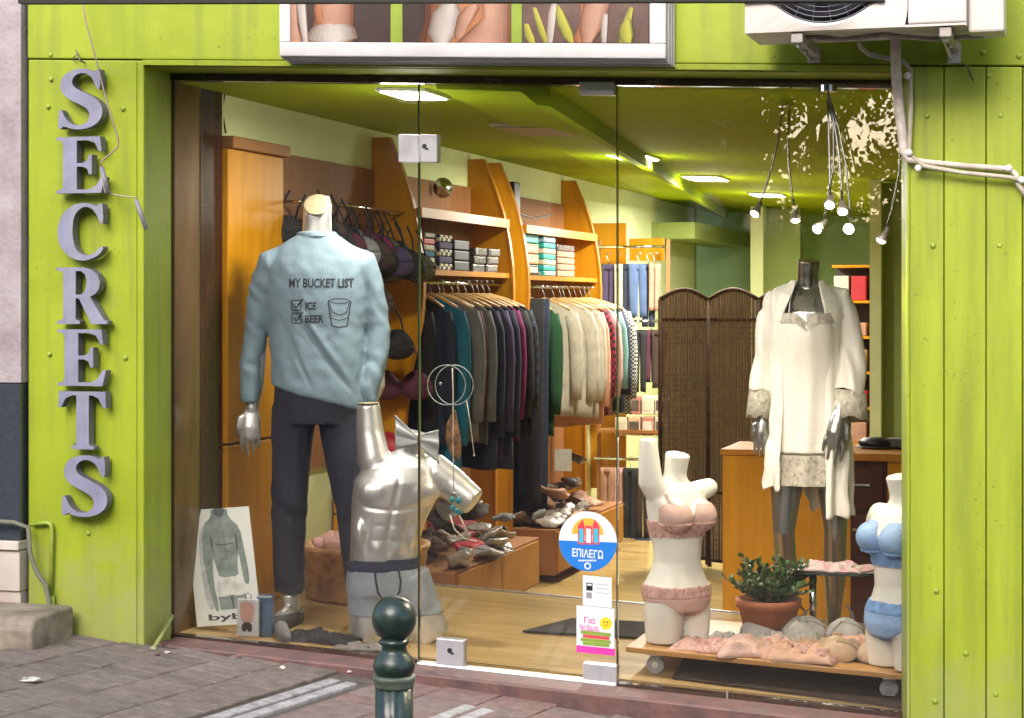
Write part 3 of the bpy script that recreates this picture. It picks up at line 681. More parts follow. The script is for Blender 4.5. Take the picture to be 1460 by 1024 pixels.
for k in range(5): pack((XW+.13, 4.95, zz+.022+k*.04), (.17, .4, .036), fb['skin'] if k < 4 else cello, ['rose beige pack lowest in the right pile', 'second rose beige pack of the right pile', 'third rose beige pack of the right pile', 'fourth rose beige pack of the right pile', 'shiny pack on top of the rose beige pile'][k], group=gz)
# halogen fitting on the bay header
o = MB().lathe([(.05, 0), (.055, .006), (.03, .012), (.028, .03)], (0, 0, 0), 18).build('cabinet_spot', chrome, smooth=True); o.location = P(631, 268, 3.0); o.rotation_euler = (PI/2, 0, .6); tag(o, 'small chrome spot fitting on the brown board above the patterned packs', 'spotlight')
# ---- heaps of packed clothes low in the bays
def heap(c, size, ms, n, seed, name, label, cat):
    r = random.Random(seed); t = thing(name, label, cat, c)
    for k in range(n):
        u = (r.random()-.5); v = (r.random()-.5); h = max(0, 1-(2*u)**2)*max(0.1, 1-(2*v)**2)
        p = Vector(c)+Vector((u*size[0], v*size[1], r.random()*size[2]*h+.02))
        mb = MB(); s = r.uniform(.05, .09)
        Rm = Matrix.Rotation(r.uniform(0, 3), 3, 'Z') @ Matrix.Rotation(r.uniform(-.6, .6), 3, 'X') @ Matrix.Rotation(r.uniform(-.5, .5), 3, 'Y')
        hx, hy, hz = s*1.15, s*r.uniform(.75, 1.0), s*r.uniform(.18, .30); nn, mm = 28, 10; RR = []
        for a_ in range(mm+1):
            t_ = PI*(a_+.05)/(mm+.1)-PI/2; cz = math.cos(t_)**.45; ring = []
            for j in range(nn):
                w_ = 2*PI*j/nn; cx = math.copysign(abs(math.cos(w_))**.45, math.cos(w_)); cy = math.copysign(abs(math.sin(w_))**.45, math.sin(w_))
                ring.append(p+Rm @ Vector((hx*cx*cz, hy*cy*cz, hz*math.sin(t_)*(1+.25*math.cos(w_*2)))))
            RR.append(ring)
        mb.rings(RR)
        for q in mb.v: q += Vector(noise.noise_vector(q*22))*.016+Vector(noise.noise_vector(q*60))*.009
        for q in mb.v: q.z = max(q.z, c[2]+.002)
        mb.build('garment_bundle', r.choice(ms), t, True)
    return t
plast = mat('clear plastic bag', (.34, .29, .24), .35, 0, .5, 14, .4, 25, var2=(.13, .10, .085), coat=.4)
heap((XW+.24, 2.85, .192), (.34, 1.2, .34), [plast, fb['grey'], plast, fb['brown'], plast, fb['taupe'], plast, fb['olive'], redm], 30, 4, 'clothes_heap', 'heap of plastic wrapped clothes with a red piece under the dark garments', 'clothes heap')
heap((XW+.26, 4.7, .192), (.36, 1.3, .42), [plast, plast, cello, fb['taupe'], fb['skin']], 26, 9, 'clothes_heap', 'heap of clear bagged clothes under the cream tops', 'clothes heap')
heap((XW+.16, 1.9, .626), (.22, .4, .26), [fb['grey'], fb['maroon'], fb['skin'], fb['pink'], fb['taupe'], redm], 14, 5, 'clothes_heap', 'red and grey clothes heaped on the shelf between the mannequin legs', 'clothes heap')
# round tub
c = G(516, 893, FL); c.y += .35; c = Vector((c.x, c.y, flo(c.x)))
c = Vector((P(520, 700, 1.15).x, 1.15, 0)); c.z = flo(c.x)
t = thing('tub', 'round tan tub heaped with pink and cream underwear behind the silver torso', 'tub', c)
MB().lathe([(0.001, 0), (.24, .002), (.255, .02), (.27, .20), (.285, .22), (.285, .235), (.262, .235), (.25, .20), (.001, .19)], c, 36).build('bowl', mat('tan wicker tub', (.50, .27, .10), .6, 0, .3, 14, .5, 60), t, True)
r = random.Random(8)
for k in range(26):
    a_, q = r.uniform(0, 6.28), r.uniform(0, .2); p = c+Vector((q*math.cos(a_), q*math.sin(a_), .23+.10*(1-q/.22)*r.random()))
    mb = MB().ell(p, (.06, .045, .03), 12, 7, Matrix.Rotation(r.uniform(0, 3), 3, 'Z'))
    for q_ in mb.v: q_ += Vector(noise.noise_vector(q_*22))*.02
    mb.build('underwear', fb[r.choice(('pink', 'skin', 'cream2', 'pink'))], t, True)

# ---- rear racks (x 857..945)
Yb = 6.15
A = P(857, 400, Yb).x; B = P(948, 400, Yb).x
t = thing('rear_rack', 'small rear clothes rack with three rows against an orange panel', 'clothes rack', ((A+B)/2, Yb, low(A)))
MB().box(XW+.003, A+.12, Yb+.22, Yb+.25, low(A)+.3, P(868, 318, Yb+.2).z).build('back_panel', oran, t)
MB().box(A+.14, B-.06, Yb+.24, Yb+.26, P(900, 372, Yb+.2).z, P(900, 340, Yb+.2).z).build('header_panel', oran, t)
rz = [P(900, y, Yb).z for y in (352, 458, 655)]
for z in rz: MB().tube([(A-.05, Yb, z), (B, Yb, z)], .01, 8).build('hanging_rail', chrome, t, True)
MB().box(A, B, Yb-.1, Yb+.2, P(900, 612, Yb).z-.02, P(900, 612, Yb).z).build('shelf', shelfw, t)
MB().box(A, B, Yb-.08, Yb+.2, P(900, 790, Yb).z-.02, P(900, 790, Yb).z).build('shelf', shelfw, t)
for xx in (A-.03, B+.01): MB().box(xx, xx+.02, Yb, Yb+.03, low(A), rz[0]+.05).build('upright', brownp, t)
def rear(px_, z, w, Lg, c_, lab, kd='trousers'):
    garment(w, Lg, .02, fb[c_], int(px_), lab, 'clothing', (P(px_, 400, Yb).x, Yb-.02+.015*(px_ % 3), z), kd, 'clothes on the rear rack')
for px_, w, Lg, c_, lab in ((866, .05, .42, 'purple', 'dark purple trousers on the top rear rail'), (880, .03, .40, 'cream', 'narrow cream cloth strip on the top rear rail'), (893, .05, .44, 'navy', 'navy shorts beside the faded denim'), (908, .07, .42, 'blue', 'faded blue denim on the top rear rail'), (923, .05, .46, 'jean', 'dark denim right of the faded blue one'), (936, .04, .40, 'skin', 'rose beige piece at the right end of the top rear rail')): rear(px_, rz[0]-.06, w, Lg, c_, lab)
for px_, w, Lg, c_, lab in ((868, .04, .45, 'taupe', 'taupe cloth on the middle rear rail'), (883, .04, .40, 'grey', 'grey cloth on the middle rear rail'), (898, .05, .44, 'navy', 'navy trousers on the middle rear rail'), (912, .05, .48, 'black', 'black trousers on the middle rear rail'), (926, .05, .42, 'maroon', 'maroon trousers on the middle rear rail'), (939, .05, .44, 'choc', 'chocolate trousers at the right of the middle rear rail')): rear(px_, rz[1]-.0, w, Lg, c_, lab)
for px_, w, Lg, c_, lab in ((868, .05, .5, 'skin', 'rose beige slip on the lowest rear rail'), (884, .04, .5, 'pink', 'pink slip on the lowest rear rail'), (900, .05, .55, 'black', 'black slip on the lowest rear rail'), (918, .05, .52, 'choc', 'chocolate slip on the lowest rear rail')): rear(px_, rz[2], w, Lg, c_, lab)
k = 0
for row, y in enumerate((608, 578)):
    for col in range(4):
        p = P(886+col*19, y, Yb-.05); k += 1
        pack((p.x, Yb-.02, p.z), (.083, .1, .125), (creamm, peachb, mat('rose card', (.5, .2, .16), .5), creamm)[(col+row) % 4], '%s card box %s from the left in the %s row on the rear shelf' % (('cream', 'peach', 'rose', 'pale')[(col+row) % 4], ('first', 'second', 'third', 'fourth')[col], ('lower', 'upper')[row]), 'box', fb['brown'] if col % 2 else fb['cream'], group='card boxes on the rear shelf')
p = P(910, 778, Yb); pack((p.x, Yb, p.z), (.2, .2, .1), fb['navy'], 'dark blue box low on the rear rack', 'box')

# ---- folding wicker screen
wick = mat('dark wicker', (.11, .055, .02), .6, 0, .5, 30, .5, 80, var2=(.08, .04, .016)); wickd = mat('wicker frame', (.06, .03, .012), .75, 0, .3, 20, spec=.1)
Ys = 5.0
t = thing('folding_screen', 'dark brown wicker folding screen with arched tops', 'folding screen', (P(1010, 600, Ys).x, Ys, low(P(1010, 600, Ys).x)))
edges = [(940, 4.9), (1010, 5.08), (1082, 4.92), (1150, 5.1)]
for (xa, ya), (xb, yb) in zip(edges, edges[1:]):
    a_ = P(xa, 600, ya); b_ = P(xb, 600, yb); z0 = low(a_.x)+.05; zt = P(xa, 428, ya).z; za = P(xa, 413, ya).z
    pn = MB()
    def pt(u, z, d=0): q = a_.lerp(b_, u); return Vector((q.x, q.y+d, z))
    def top(u): return zt+(za-zt)*math.sin(PI*u)
    frame = MB()
    frame.tube([pt(.02, z0-.04), pt(.02, top(0.02))], .014, 6); frame.tube([pt(.98, z0-.04), pt(.98, top(.98))], .014, 6)
    frame.tube([pt(.02+.96*k/12, top(.02+.96*k/12)) for k in range(13)], .014, 6)
    for zf in (z0, z0+.42, top(0)-.12): frame.tube([pt(.02, zf), pt(.98, zf)], .011, 6)
    fo = frame.build('screen_frame', wickd, t, True)
    rods = MB(); n_ = 17
    for k in range(n_):
        u = .05+.9*k/(n_-1); pts = []
        for s_ in range(13):
            z = z0+(top(u)-z0)*s_/12; pts.append(pt(u, z, .006*math.sin(s_*PI+k*PI)))
        rods.tube(pts, .010 if k % 2 else .007, 5)
    # woven cross strands
    rr_ = random.Random(int(xa))
    for k in range(46):
        z = z0+.03+(top(0)-z0-.1)*k/46
        if (k//5) % 2 == 0 or .45 < k/46 < .75: rods.tube([pt(.03+.94*s_/22, z+rr_.uniform(-.002, .002), .012*math.sin(PI*s_+k*PI)) for s_ in range(23)], .0045, 4)
    w_ = rods.build('wicker_weave', wick, t, True); w_['kind'] = 'stuff'
# ---- counter
Yc = 2.6
a_ = P(1030, 640, Yc); zt = a_.z; xr_ = P(1215, 640, Yc).x
t = thing('counter', 'orange wood sales counter with dark drawers at its right end', 'counter', ((a_.x+xr_)/2, Yc, low(a_.x)))
bevel(MB().box(a_.x, xr_, Yc, Yc+.5, low(xr_), zt-.03).build('front_panel', oran, t)); bevel(MB().box(a_.x-.01, xr_+.02, Yc-.012, Yc+.52, zt-.03+.001, zt).build('counter_top', oran2, t))
xe = P(1290, 640, Yc-.1).x
dk = wood('dark drawer wood', (.10, .035, .012), (.06, .02, .008), .3)
b_ = bevel(MB().box(xr_+.003, xe-.08, Yc-.1, Yc+.5, low(xr_), zt-.035).build('drawer_block', dk, t))
for k in range(3):
    z = zt-.07-k*.21; MB().box(xr_+.02, xe-.1, Yc-.112, Yc-.101, z-.19, z).build('drawer_front', dk, b_); MB().box(xe-.24, xe-.16, Yc-.128, Yc-.113, z-.08, z-.07).build('drawer_handle', chrome, b_)
MB().box(xe-.077, xe+.25, Yc-.12, Yc+.5, low(xr_), zt-.035).build('end_panel', oran, t)
bevel(MB().box(xr_-.0+.024, xe+.26, Yc-.14, Yc+.52, zt-.032, zt+.004).build('raised_top', oran2, t))
p = P(1250, 608, Yc+.2); mb = MB(); mb.ell(Vector((p.x, p.y, zt+.03)), (.09, .07, .03), 16, 8); mb.ell(Vector((p.x+.02, p.y, zt+.012)), (.13, .09, .008), 16, 6)
o = mb.build('cap', black, smooth=True); tag(o, 'black cap lying on the counter behind the robe', 'cap')
o = pack((P(1277, 610, Yc+.2).x, Yc+.2, zt+.03), (.08, .08, .05), fb['grey'], 'small grey object at the right end of the counter', 'box')
# ---- bookcase-like shelf behind the robe
Yk = 6.4; a_ = P(1186, 378, Yk); b_ = P(1240, 610, Yk)
t = thing('back_shelf', 'dark shelf crowded with goods behind the robed shoulder', 'shelf', (a_.x, Yk, low(a_.x)))
MB().box(a_.x, b_.x, Yk+.26, Yk+.28, low(a_.x), a_.z).build('back_panel', mat('dark shelf wood', (.03, .015, .01), .5), t)
zs = [a_.z-k*.24 for k in range(8)]
for z in zs: MB().box(a_.x, b_.x, Yk, Yk+.255, z-.018, z).build('shelf', oran, t)
MB().box(b_.x+.001, b_.x+.02, Yk, Yk+.28, low(a_.x), a_.z).build('side_panel', oran, t)
r = random.Random(2); cn = [(fb['white'], 'white'), (redm, 'red'), (fb['grey'], 'grey'), (fb['skin'], 'rose'), (fb['navy'], 'navy'), (creamm, 'cream')]
for i_, z in enumerate(zs[1:6]):
    for j in range(2):
        m_, nm = cn[(i_*2+j) % 6]; w = (b_.x-a_.x)*.4; h = .08+.09*r.random()
        pack((a_.x+w*.6+j*w*1.15, Yk+.1, z+h/2+.001), (w, .15, h), m_, '%s carton %s on shelf row %s behind the robe' % (nm, ('left', 'right')[j], ('one', 'two', 'three', 'four', 'five')[i_]), 'box', group='cartons on the back shelf')

# ================================================================ LAMPS
panel_e = emis('lamp diffuser', (1, .93, .78), 14)
def panel(cx, cy, sx, sy, lab, power=9):
    c = G(cx, cy, CEIL); t = thing('ceiling_light', lab, 'ceiling light', c, 'square ceiling lights')
    MB().sbox(c.x-sx/2, c.x+sx/2, c.y-sy/2, c.y+sy/2, CEIL-.014, CEIL-.002).build('frame', mat('white lamp frame', (.7, .7, .66), .4), t)
    MB().sbox(c.x-sx/2+.015, c.x+sx/2-.015, c.y-sy/2+.015, c.y+sy/2-.015, CEIL-.018, CEIL-.0142).build('diffuser', panel_e, t)
    l = bpy.data.lights.new('panel', 'AREA'); l.shape = 'RECTANGLE'; l.size = sx-.05; l.size_y = sy-.05; l.energy = power; l.color = (1, .95, .84)
    o = bpy.data.objects.new('panel_lamp', l); COL.objects.link(o); o.location = c+Vector((0, 0, -.03))
    l2 = bpy.data.lights.new('added_ceiling_fill', 'POINT'); l2.energy = power*.1; l2.shadow_soft_size = .12; l2.color = (1, .95, .84)  # extra point lamp added to brighten the ceiling and wall tops
    o = bpy.data.objects.new('added_ceiling_fill', l2); COL.objects.link(o); o.location = c+Vector((0, 0, -.22)); return t
PW = 32
panel(590, 131, .20, .30, 'bright square ceiling light nearest the window', 9); panel(902, 221, .24, .36, 'bright square ceiling light in the middle of the shop', 30); panel(1006, 252, .25, .38, 'third bright square ceiling light, seen flatter', 34); panel(1094, 276, .24, .34, 'farthest ceiling light, a thin warm sliver', 34)
panel(765, 183, .30, .5, 'dim ceiling panel drawn in place of a reflection on the door glass', .01)  # stands for a faint reflection on the glass, drawn as a panel
for o in bpy.data.objects:
    if o.get('label', '').startswith('dim ceiling'):
        for ch in o.children:
            if ch.name.startswith('diffuser'): ch.data.materials[0] = mat('unlit diffuser', (.28, .25, .10), .5)  # dull face of the panel that stands for the reflection on the door glass
bulb = emis('halogen bulb', (1, .90, .68), 9)
def spot(x, y, tx, ty, Y, bend, par, aim, e=9):
    a_ = P(x, y, Y); b_ = P(tx, ty, Y-.05); a_.z = cel(a_.x)-.02
    m_ = a_.lerp(b_, .55)+Vector((bend, 0, .0)); m2 = a_.lerp(b_, .85)+Vector((bend*.5, 0, 0))
    ar = MB().tube([a_, a_.lerp(m_, .5)+Vector((bend*.3, 0, 0)), m_, m2, b_], .0035, 8).build('flex_arm', mat('dark chrome', (.35, .33, .30), .25, 1, .1), par, True)
    d = Vector(aim).normalized(); q = d.to_track_quat('Z', 'Y').to_matrix()
    hd = MB(); hd.rings([[b_+q @ Vector((r_*math.cos(2*PI*j/14), r_*math.sin(2*PI*j/14), z)) for j in range(14)] for r_, z in ((.005, -.026), (.009, -.018), (.010, .0), (.019, .022), (.021, .03))], cap=True); hd.build('lamp_head', mat('satin lamp head', (.30, .27, .22), .45, .6), par, True)
    MB().ell(b_+d*.031, (.016, .016, .008), 12, 8, q).build('bulb', bulb, par, True)
    l = bpy.data.lights.new('halogen', 'SPOT'); l.energy = e*1.25; l.spot_size = 2.6; l.spot_blend = .9; l.shadow_soft_size = .03; l.color = (1, .84, .6)
    o = bpy.data.objects.new('halogen_lamp', l); COL.objects.link(o); o.location = b_+d*.07; o.rotation_euler = (-d).to_track_quat('Z', 'Y').to_euler()
Yl = 1.0
c = P(1121, 147, Yl); c.z = cel(c.x)
Yl = 1.25; c = G(1121, 147, CEIL-.012); Yl = c.y; print('lampY', Yl)
t = thing('spot_lamp', 'chrome ceiling spot lamp with two bent flexible arms', 'spotlight', c)
MB().lathe([(.001, .01), (.03, .01), (.03, -.012), (.001, -.014)], c, 20).build('ceiling_rose', chrome, t)
spot(1116, 150, 1081, 296, Yl, .015, t, (-.3, -.5, -.7)); spot(1126, 150, 1134, 303, Yl, -.015, t, (.05, -.3, -1))
c2 = G(1180, 126, CEIL-.012)
t = thing('spot_lamp', 'chrome ceiling spot lamp with four flexible arms above the robe', 'spotlight', c2)
MB().lathe([(.001, .01), (.03, .01), (.03, -.012), (.001, -.014)], c2, 20).build('ceiling_rose', chrome, t)
for tx, ty, bn, am in ((1184, 284, .0, (0, -.6, -.6)), (1201, 292, .01, (.1, -.5, -.7)), (1172, 320, .03, (-.4, -.6, -.5)), (1212, 324, .02, (0, -1, -.3))): spot(1180, 126, tx, ty, c2.y, bn, t, am)
c3 = G(1278, 135, CEIL-.012)
t = thing('spot_lamp', 'single chrome flexible lamp arm at the right edge of the glass', 'spotlight', c3); spot(1278, 135, 1262, 332, c3.y, .03, t, (-.4, -.2, -.8), 6)
# ================================================================ MANNEQUINS
navyb = fabric('navy band', (.03, .035, .07)); bodyvox = .005
def hand(mb, w, dirv, side, s=1.0, curl=.5, spread=.0):
    """palm and five fingers from wrist w; side = +1/-1 thumb side in x"""
    d = Vector(dirv).normalized(); f = Vector((0, -1, 0)); a_ = d.cross(f).normalized()*side; f = a_.cross(d).normalized()*side
    mb.tube([w-d*.03, w, w+d*.035*s, w+d*.075*s, w+d*.095*s], [.022*s, .026*s, .036*s, .040*s, .032*s], 12, .5, True)
    for k, (L_, off) in enumerate(((.070, .030), (.080, .011), (.074, -.009), (.056, -.028))):
        b = w+d*(.088-.004*abs(k-1.2))*s+a_*off*s*1.0
        p1 = b+(d+f*(-curl*.3)+a_*spread*off*20)*L_*.45*s; p2 = p1+(d-f*curl)*L_*.33*s; p3 = p2+(d-f*curl*1.7)*L_*.27*s
        mb.tube([b-d*.02, b, p1, p2, p3], [.009*s, .0095*s, .0088*s, .008*s, .0068*s], 8, 1, True)
    b = w+d*.025*s+a_*.026*s; mb.tube([b-a_*.01, b+(a_*.6+d*.5)*.03*s, b+(a_*.45+d*.9)*.055*s, b+(a_*.3+d*1.1-f*.4)*.075*s], [.013*s, .012*s, .0105*s, .008*s], 8, 1, True)
def foot(mb, p, yaw, s=1.0, heel=.0):
    R = Matrix.Rotation(yaw, 3, 'Z')
    q = lambda x, y, z: Vector(p)+R @ Vector((x, y, z))
    mb.tube([q(0, .055*s, .03+heel), q(0, 0, .045+heel*.9), q(0, -.07*s, .035+heel*.4), q(0, -.15*s, .02), q(0, -.19*s, .014)], [.033*s, .042*s, .038*s, .034*s, .014*s], 12, .8, True)
    mb.tube([q(0, .01, .05+heel), q(0, .0, .13+heel)], [.036*s, .034*s], 12)

# ---------------- man in the grey blue sweater
t = thing('mannequin', 'headless silver man mannequin in a grey blue sweater and charcoal trousers', 'mannequin')
man = t
mb = MB()
mb.loft([(.86, 0, .0, .13, .09), (.90, 0, 0, .155, .10), (1.05, 0, 0, .145, .095), (1.18, 0, 0, .145, .095), (1.32, 0, 0, .165, .105), (1.42, 0, 0, .18, .10), (1.48, 0, 0, .15, .08), (1.525, 0, .01, .085, .065), (1.56, 0, .005, .062, .062), (1.62, 0, .005, .060, .062), (1.66, .002, .014, .061, .050), (1.70, .004, .030, .046, .020)])
for s_ in (-1, 1): mb.tube([(s_*.15, 0, 1.44), (s_*.215, 0, 1.42), (s_*.25, .02, 1.17), (s_*.26, 0, .95), (s_*(.275 if s_ < 0 else .22), -.02, .86)], [.05, .046, .038, .032, .026], 14, 1, True)
hand(mb, Vector((-.277, -.022, .865)), (-.03, -.12, -1), 1, 1.08, .6, .35)
hand(mb, Vector((.222, -.03, .865)), (-.05, -.1, -1), -1, 1.1, .55)
LL = [(-.10, 0, .85), (-.125, -.015, .48), (-.115, .01, .10)]; LR = [(.10, 0, .85), (.16, -.03, .48), (.20, 0, .10)]
for q in (LL, LR): mb.tube(q, [.085, .055, .036], 14)
foot(mb, (-.115, .0, 0), -.3, 1.15); foot(mb, (.20, -.0, 0), .3, 1.15)
me = remesh(mb, bodyvox, 4); link('body', setmat(me, silver), t)
for s_ in (-1, 1): shell(me, lambda p: p.z < .062+.25*max(0, p.y) and p.x*s_ > 0, .005, fabric('dark shoe leather', (.03, .03, .035), .5), 'shoe', t)
MB().ell((.004, -.034, 1.662), (.060, .058, .006), 28, 8, Matrix.Rotation(math.radians(48), 3, 'X')).build('neck_cap', mat('brassy neck cap', (.34, .29, .18), .5, .2), t, True)
sw = MB()
sw.loft([(.855, .0, .0, .197, .125), (.87, .0, .0, .2, .128), (.95, 0, 0, .198, .127), (1.05, 0, 0, .200, .124), (1.18, 0, 0, .206, .122), (1.32, 0, 0, .222, .124), (1.40, 0, 0, .228, .118), (1.445, 0, .0, .222, .106), (1.49, 0, .003, .178, .092), (1.53, 0, .005, .115, .083), (1.541, 0, .003, .092, .076), (1.547, 0, .0, .084, .074)], 40)
for s_, cu in ((-1, (-.283, -.028, .885)), (1, (.228, -.03, .885))):
    sw.tube([(s_*.13, 0, 1.44), (s_*.192, 0, 1.42), (s_*.232, .01, 1.33), (s_*.262, .015, 1.17), ((s_*.262+cu[0])/2+s_*.01, -.005, 1.03), (cu[0], cu[1], .95), cu], [.070, .074, .060, .052, .048, .042, .039], 18)
sme = remesh(sw, .007, 12)
def hemz(x): return -.26*x
for v in sme.vertices:
    f = 1-ss(.86, 1.15, v.co.z)
    if abs(v.co.x) < .215 and abs(v.co.y) < .16: v.co.z += f*(hemz(v.co.x)+.045)
def wr(p, n_):
    # drag folds from the armpits and the twisted hem
    q = .0
    d = (p.x*.75+p.z*.65)
    q += .0030*math.sin(d*48+3*noise.noise(p*6))*ss(1.33, 1.05, p.z)*ss(-.02, .06, abs(p.x+.0)*1)*(.5+.5*noise.noise(p*5+Vector((3, 1, 2))))
    if abs(p.x) > .2: q += .0028*math.sin(p.z*70+p.x*60+6*noise.noise(p*9))*ss(.1, -.3, noise.noise(p*6))
    q += .004*noise.noise(Vector((p.x*9, p.y*9, p.z*4)))+.0025*noise.noise(p*26)
    if n_.y < -.3 and p.z < 1.3:                        # long diagonal crease from the left armpit
        dl = (p.x+.13)*.79+(p.z-1.30)*.61; al = (p.x+.13)*.61-(p.z-1.30)*.79
        if 0 < al < .5: q += -.010*math.exp(-(dl/.010)**2)*math.sin(PI*al/.5)+.006*math.exp(-((dl-.022)/.014)**2)*math.sin(PI*al/.5)
        dl = (p.x+.16)*.9+(p.z-1.25)*.44; al = -(p.z-1.25)
        if 0 < al < .33: q += -.008*math.exp(-(dl/.009)**2)*math.sin(PI*al/.33)
    return q
wrinkle(sme, wr)
swm = fabric('grey blue jersey', (.165, .24, .29), .8, .06, 5, .15, 160)
sweater = link('sweater', setmat(sme, swm), t)
MB().rings([[( (r_)*math.cos(2*PI*j/36), .002+(r_-.002)*math.sin(2*PI*j/36), z) for j in range(36)] for r_, z in ((.088, 1.536), (.087, 1.548), (.080, 1.556), (.073, 1.552), (.073, 1.54))], cap=False).build('collar', swm, t, True)
MB().rings([[(.071*math.cos(2*PI*j/30), .002+.071*math.sin(2*PI*j/30), z) for j in range(30)] for z in (1.535, 1.550)], cap=False).build('inner_collar', fabric('pale green lining', (.25, .42, .33)), t, True)
bvh = BVHTree.FromPolygons([v.co.copy() for v in sme.vertices], [tuple(p.vertices) for p in sme.polygons])
def onto(x, z, d=.0022):
    h = bvh.ray_cast(Vector((x, -1, z)), Vector((0, 1, 0)))
    return Vector((x, (h[0].y if h[0] else -.12)-d, z))
ink = mat('dark print ink', (.010, .013, .022), .7)
def proj(me, cx, cz, sx=1, sz=1, name='print'):
    bm = bmesh.new(); bm.from_mesh(me); bmesh.ops.triangulate(bm, faces=bm.faces); bmesh.ops.subdivide_edges(bm, edges=[e for e in bm.edges if e.calc_length() > .012], cuts=1); bm.to_mesh(me); bm.free()
    map_mesh(me, lambda x, y, z: onto(cx+x*sx, cz+y*sz)); me.materials.clear(); me.materials.append(ink); return link(name, me, sweater)
px2 = lambda x: (x-452)/360./.92; pz2 = lambda y: (893-y)/360.
proj(text_mesh('MY BUCKET LIST', .048, .272, bold=.0012), px2(417), pz2(412), 1, 1.02)
proj(text_mesh('ICE', .038, .047, bold=.0012), px2(440), pz2(443), 1, 1.05); proj(text_mesh('BEER', .038, .078, bold=.0012), px2(440), pz2(461), 1, 1.05)
pr = MB()
def stroke(pts, w=.0022, closed=False):
    pts = [Vector(p) for p in pts]
    if closed: pts.append(pts[0])
    out = []
    for a_, b_ in zip(pts, pts[1:]):
        n_ = max(1, int((b_-a_).length/.012))
        out += [a_.lerp(b_, k/n_) for k in range(n_)]
    out.append(pts[-1]); R = []
    for k, p in enumerate(out):
        d = (out[min(k+1, len(out)-1)]-out[max(0, k-1)]).normalized(); n_ = Vector((-d.y, d.x))*w
        R.append([onto(*(p+n_)), onto(*(p-n_))])
    pr.rings(R, cap=False, closed=False)
for y0 in (430, 448):
    c4 = [(px2(421), pz2(y0)), (px2(434), pz2(y0)), (px2(434), pz2(y0+14)), (px2(421), pz2(y0+14))]; stroke(c4, closed=True); stroke([(px2(424), pz2(y0+6)), (px2(427), pz2(y0+11)), (px2(437), pz2(y0-2))], .003)
bk = lambda x, y: (px2(x), pz2(y))
stroke([bk(472, 431), bk(477, 466), bk(487, 468), bk(498, 466), bk(503, 431)]); stroke([bk(472, 431), bk(480, 434), bk(495, 434), bk(503, 431), bk(495, 428), bk(480, 428), bk(472, 431)], .0016); stroke([bk(474, 434), bk(478, 446), bk(487, 451), bk(497, 447), bk(501, 434)], .0016); stroke([bk(476, 455), bk(487, 458), bk(499, 455)], .0014)
pr.build('print', ink, sweater, fix=False)
# trousers
tm = MB(); tm.loft([(.80, 0, 0, .17, .115), (.88, 0, 0, .182, .122), (.99, 0, 0, .178, .118), (1.02, 0, 0, .172, .112)], 30)
tm.tube([(-.095, 0, .86), (-.105, -.0, .76), (-.118, -.012, .50), (-.122, 0, .28), (-.118, .005, .135)], [.096, .090, .076, .070, .065], 22)
tm.tube([(.095, 0, .86), (.105, 0, .76), (.155, -.02, .50), (.18, -.01, .28), (.195, 0, .135)], [.096, .092, .080, .074, .067], 22)
tme = remesh(tm, .008, 3); wrinkle(tme, lambda p, n_: .006*noise.noise(Vector((p.x*14, p.y*14, p.z*5)))+.006*math.sin(p.z*60+p.x*30)*max(0, noise.noise(p*5)))
link('trousers', setmat(tme, fabric('charcoal jersey', (.022, .023, .036), .85)), t)
man.scale.x = .92; man.location = G(452, 893, FL); man.rotation_euler.z = math.radians(17); print('man at', man.location)
man.location.y += 0.0

# ---------------- silver male torso
t = thing('torso_mannequin', 'silver male torso mannequin with raised arm stubs in grey boxers', 'mannequin'); tor = t
ob = Vector((0, 0, 0)); mb = MB()
def q(x, y): return (x-570)/374., (910-y)/374.
mb.loft([(.18, -.055, .0, .150, .105), (.22, -.057, .0, .152, .108), (.30, -.062, 0, .138, .10), (.38, -.058, -.005, .136, .100), (.46, -.045, -.005, .148, .105), (.54, -.022, 0, .168, .115), (.61, .0, 0, .182, .115), (.665, .012, .005, .16, .10), (.70, .022, .012, .10, .08), (.72, .03, .012, .06, .06)], 36)
mb.tube([(.028, .01, .68), (.045, -.005, .73), (.06, -.01, .80)], [.062, .054, .056], 16)
mb.tube([(-.06, .0, .60), (-.105, .0, .70), (-.118, .01, .80), (-.125, .01, .905)], [.075, .066, .055, .046], 18)
mb.tube([(.08, 0, .62), (.15, -.01, .635), (.20, -.03, .60), (.29, -.07, .53)], [.08, .078, .066, .055], 18)
mb.tube([(-.105, 0, .24), (-.12, -.005, .10), (-.125, -.005, .004)], [.092, .083, .076], 20)
mb.tube([(.02, 0, .24), (.075, .005, .10), (.125, .01, .004)], [.095, .09, .085], 20)
for s_ in (-1, 1):
    mb.ell((-.012+s_*.072, -.068, .575), (.088, .048, .062), 16, 10)
    for z, r_ in ((.475, .030), (.42, .029), (.365, .028)): mb.ell((-.055+s_*.034+(z-.36)*.12, -.088, z), (.030, .020, r_), 12, 8)
    mb.ell((-.06+s_*.10, -.05, .42), (.03, .05, .07), 12, 8)
me = remesh(mb, .006, 9)
def musc(p, n_):
    if n_.y > -.2 or p.z > .64: return 0
    xc = -.055+max(0, p.z-.4)*.2; q = -.007*math.exp(-((p.x-xc)/.009)**2)*ss(.31, .37, p.z)*ss(.64, .58, p.z)
    q += -.004*math.exp(-((p.z-.508-.35*abs(p.x-xc)**1.5)/.008)**2)*ss(.14, .10, abs(p.x-xc))
    for zz_ in (.45, .395): q += -.002*math.exp(-((p.z-zz_)/.007)**2)*ss(.075, .05, abs(p.x-xc))
    for s_ in (-1, 1): q += -.003*math.exp(-((p.x-xc-s_*.078)/.010)**2)*ss(.32, .36, p.z)*ss(.50, .46, p.z)
    return q
wrinkle(me, musc); link('body', setmat(me, silver), t)
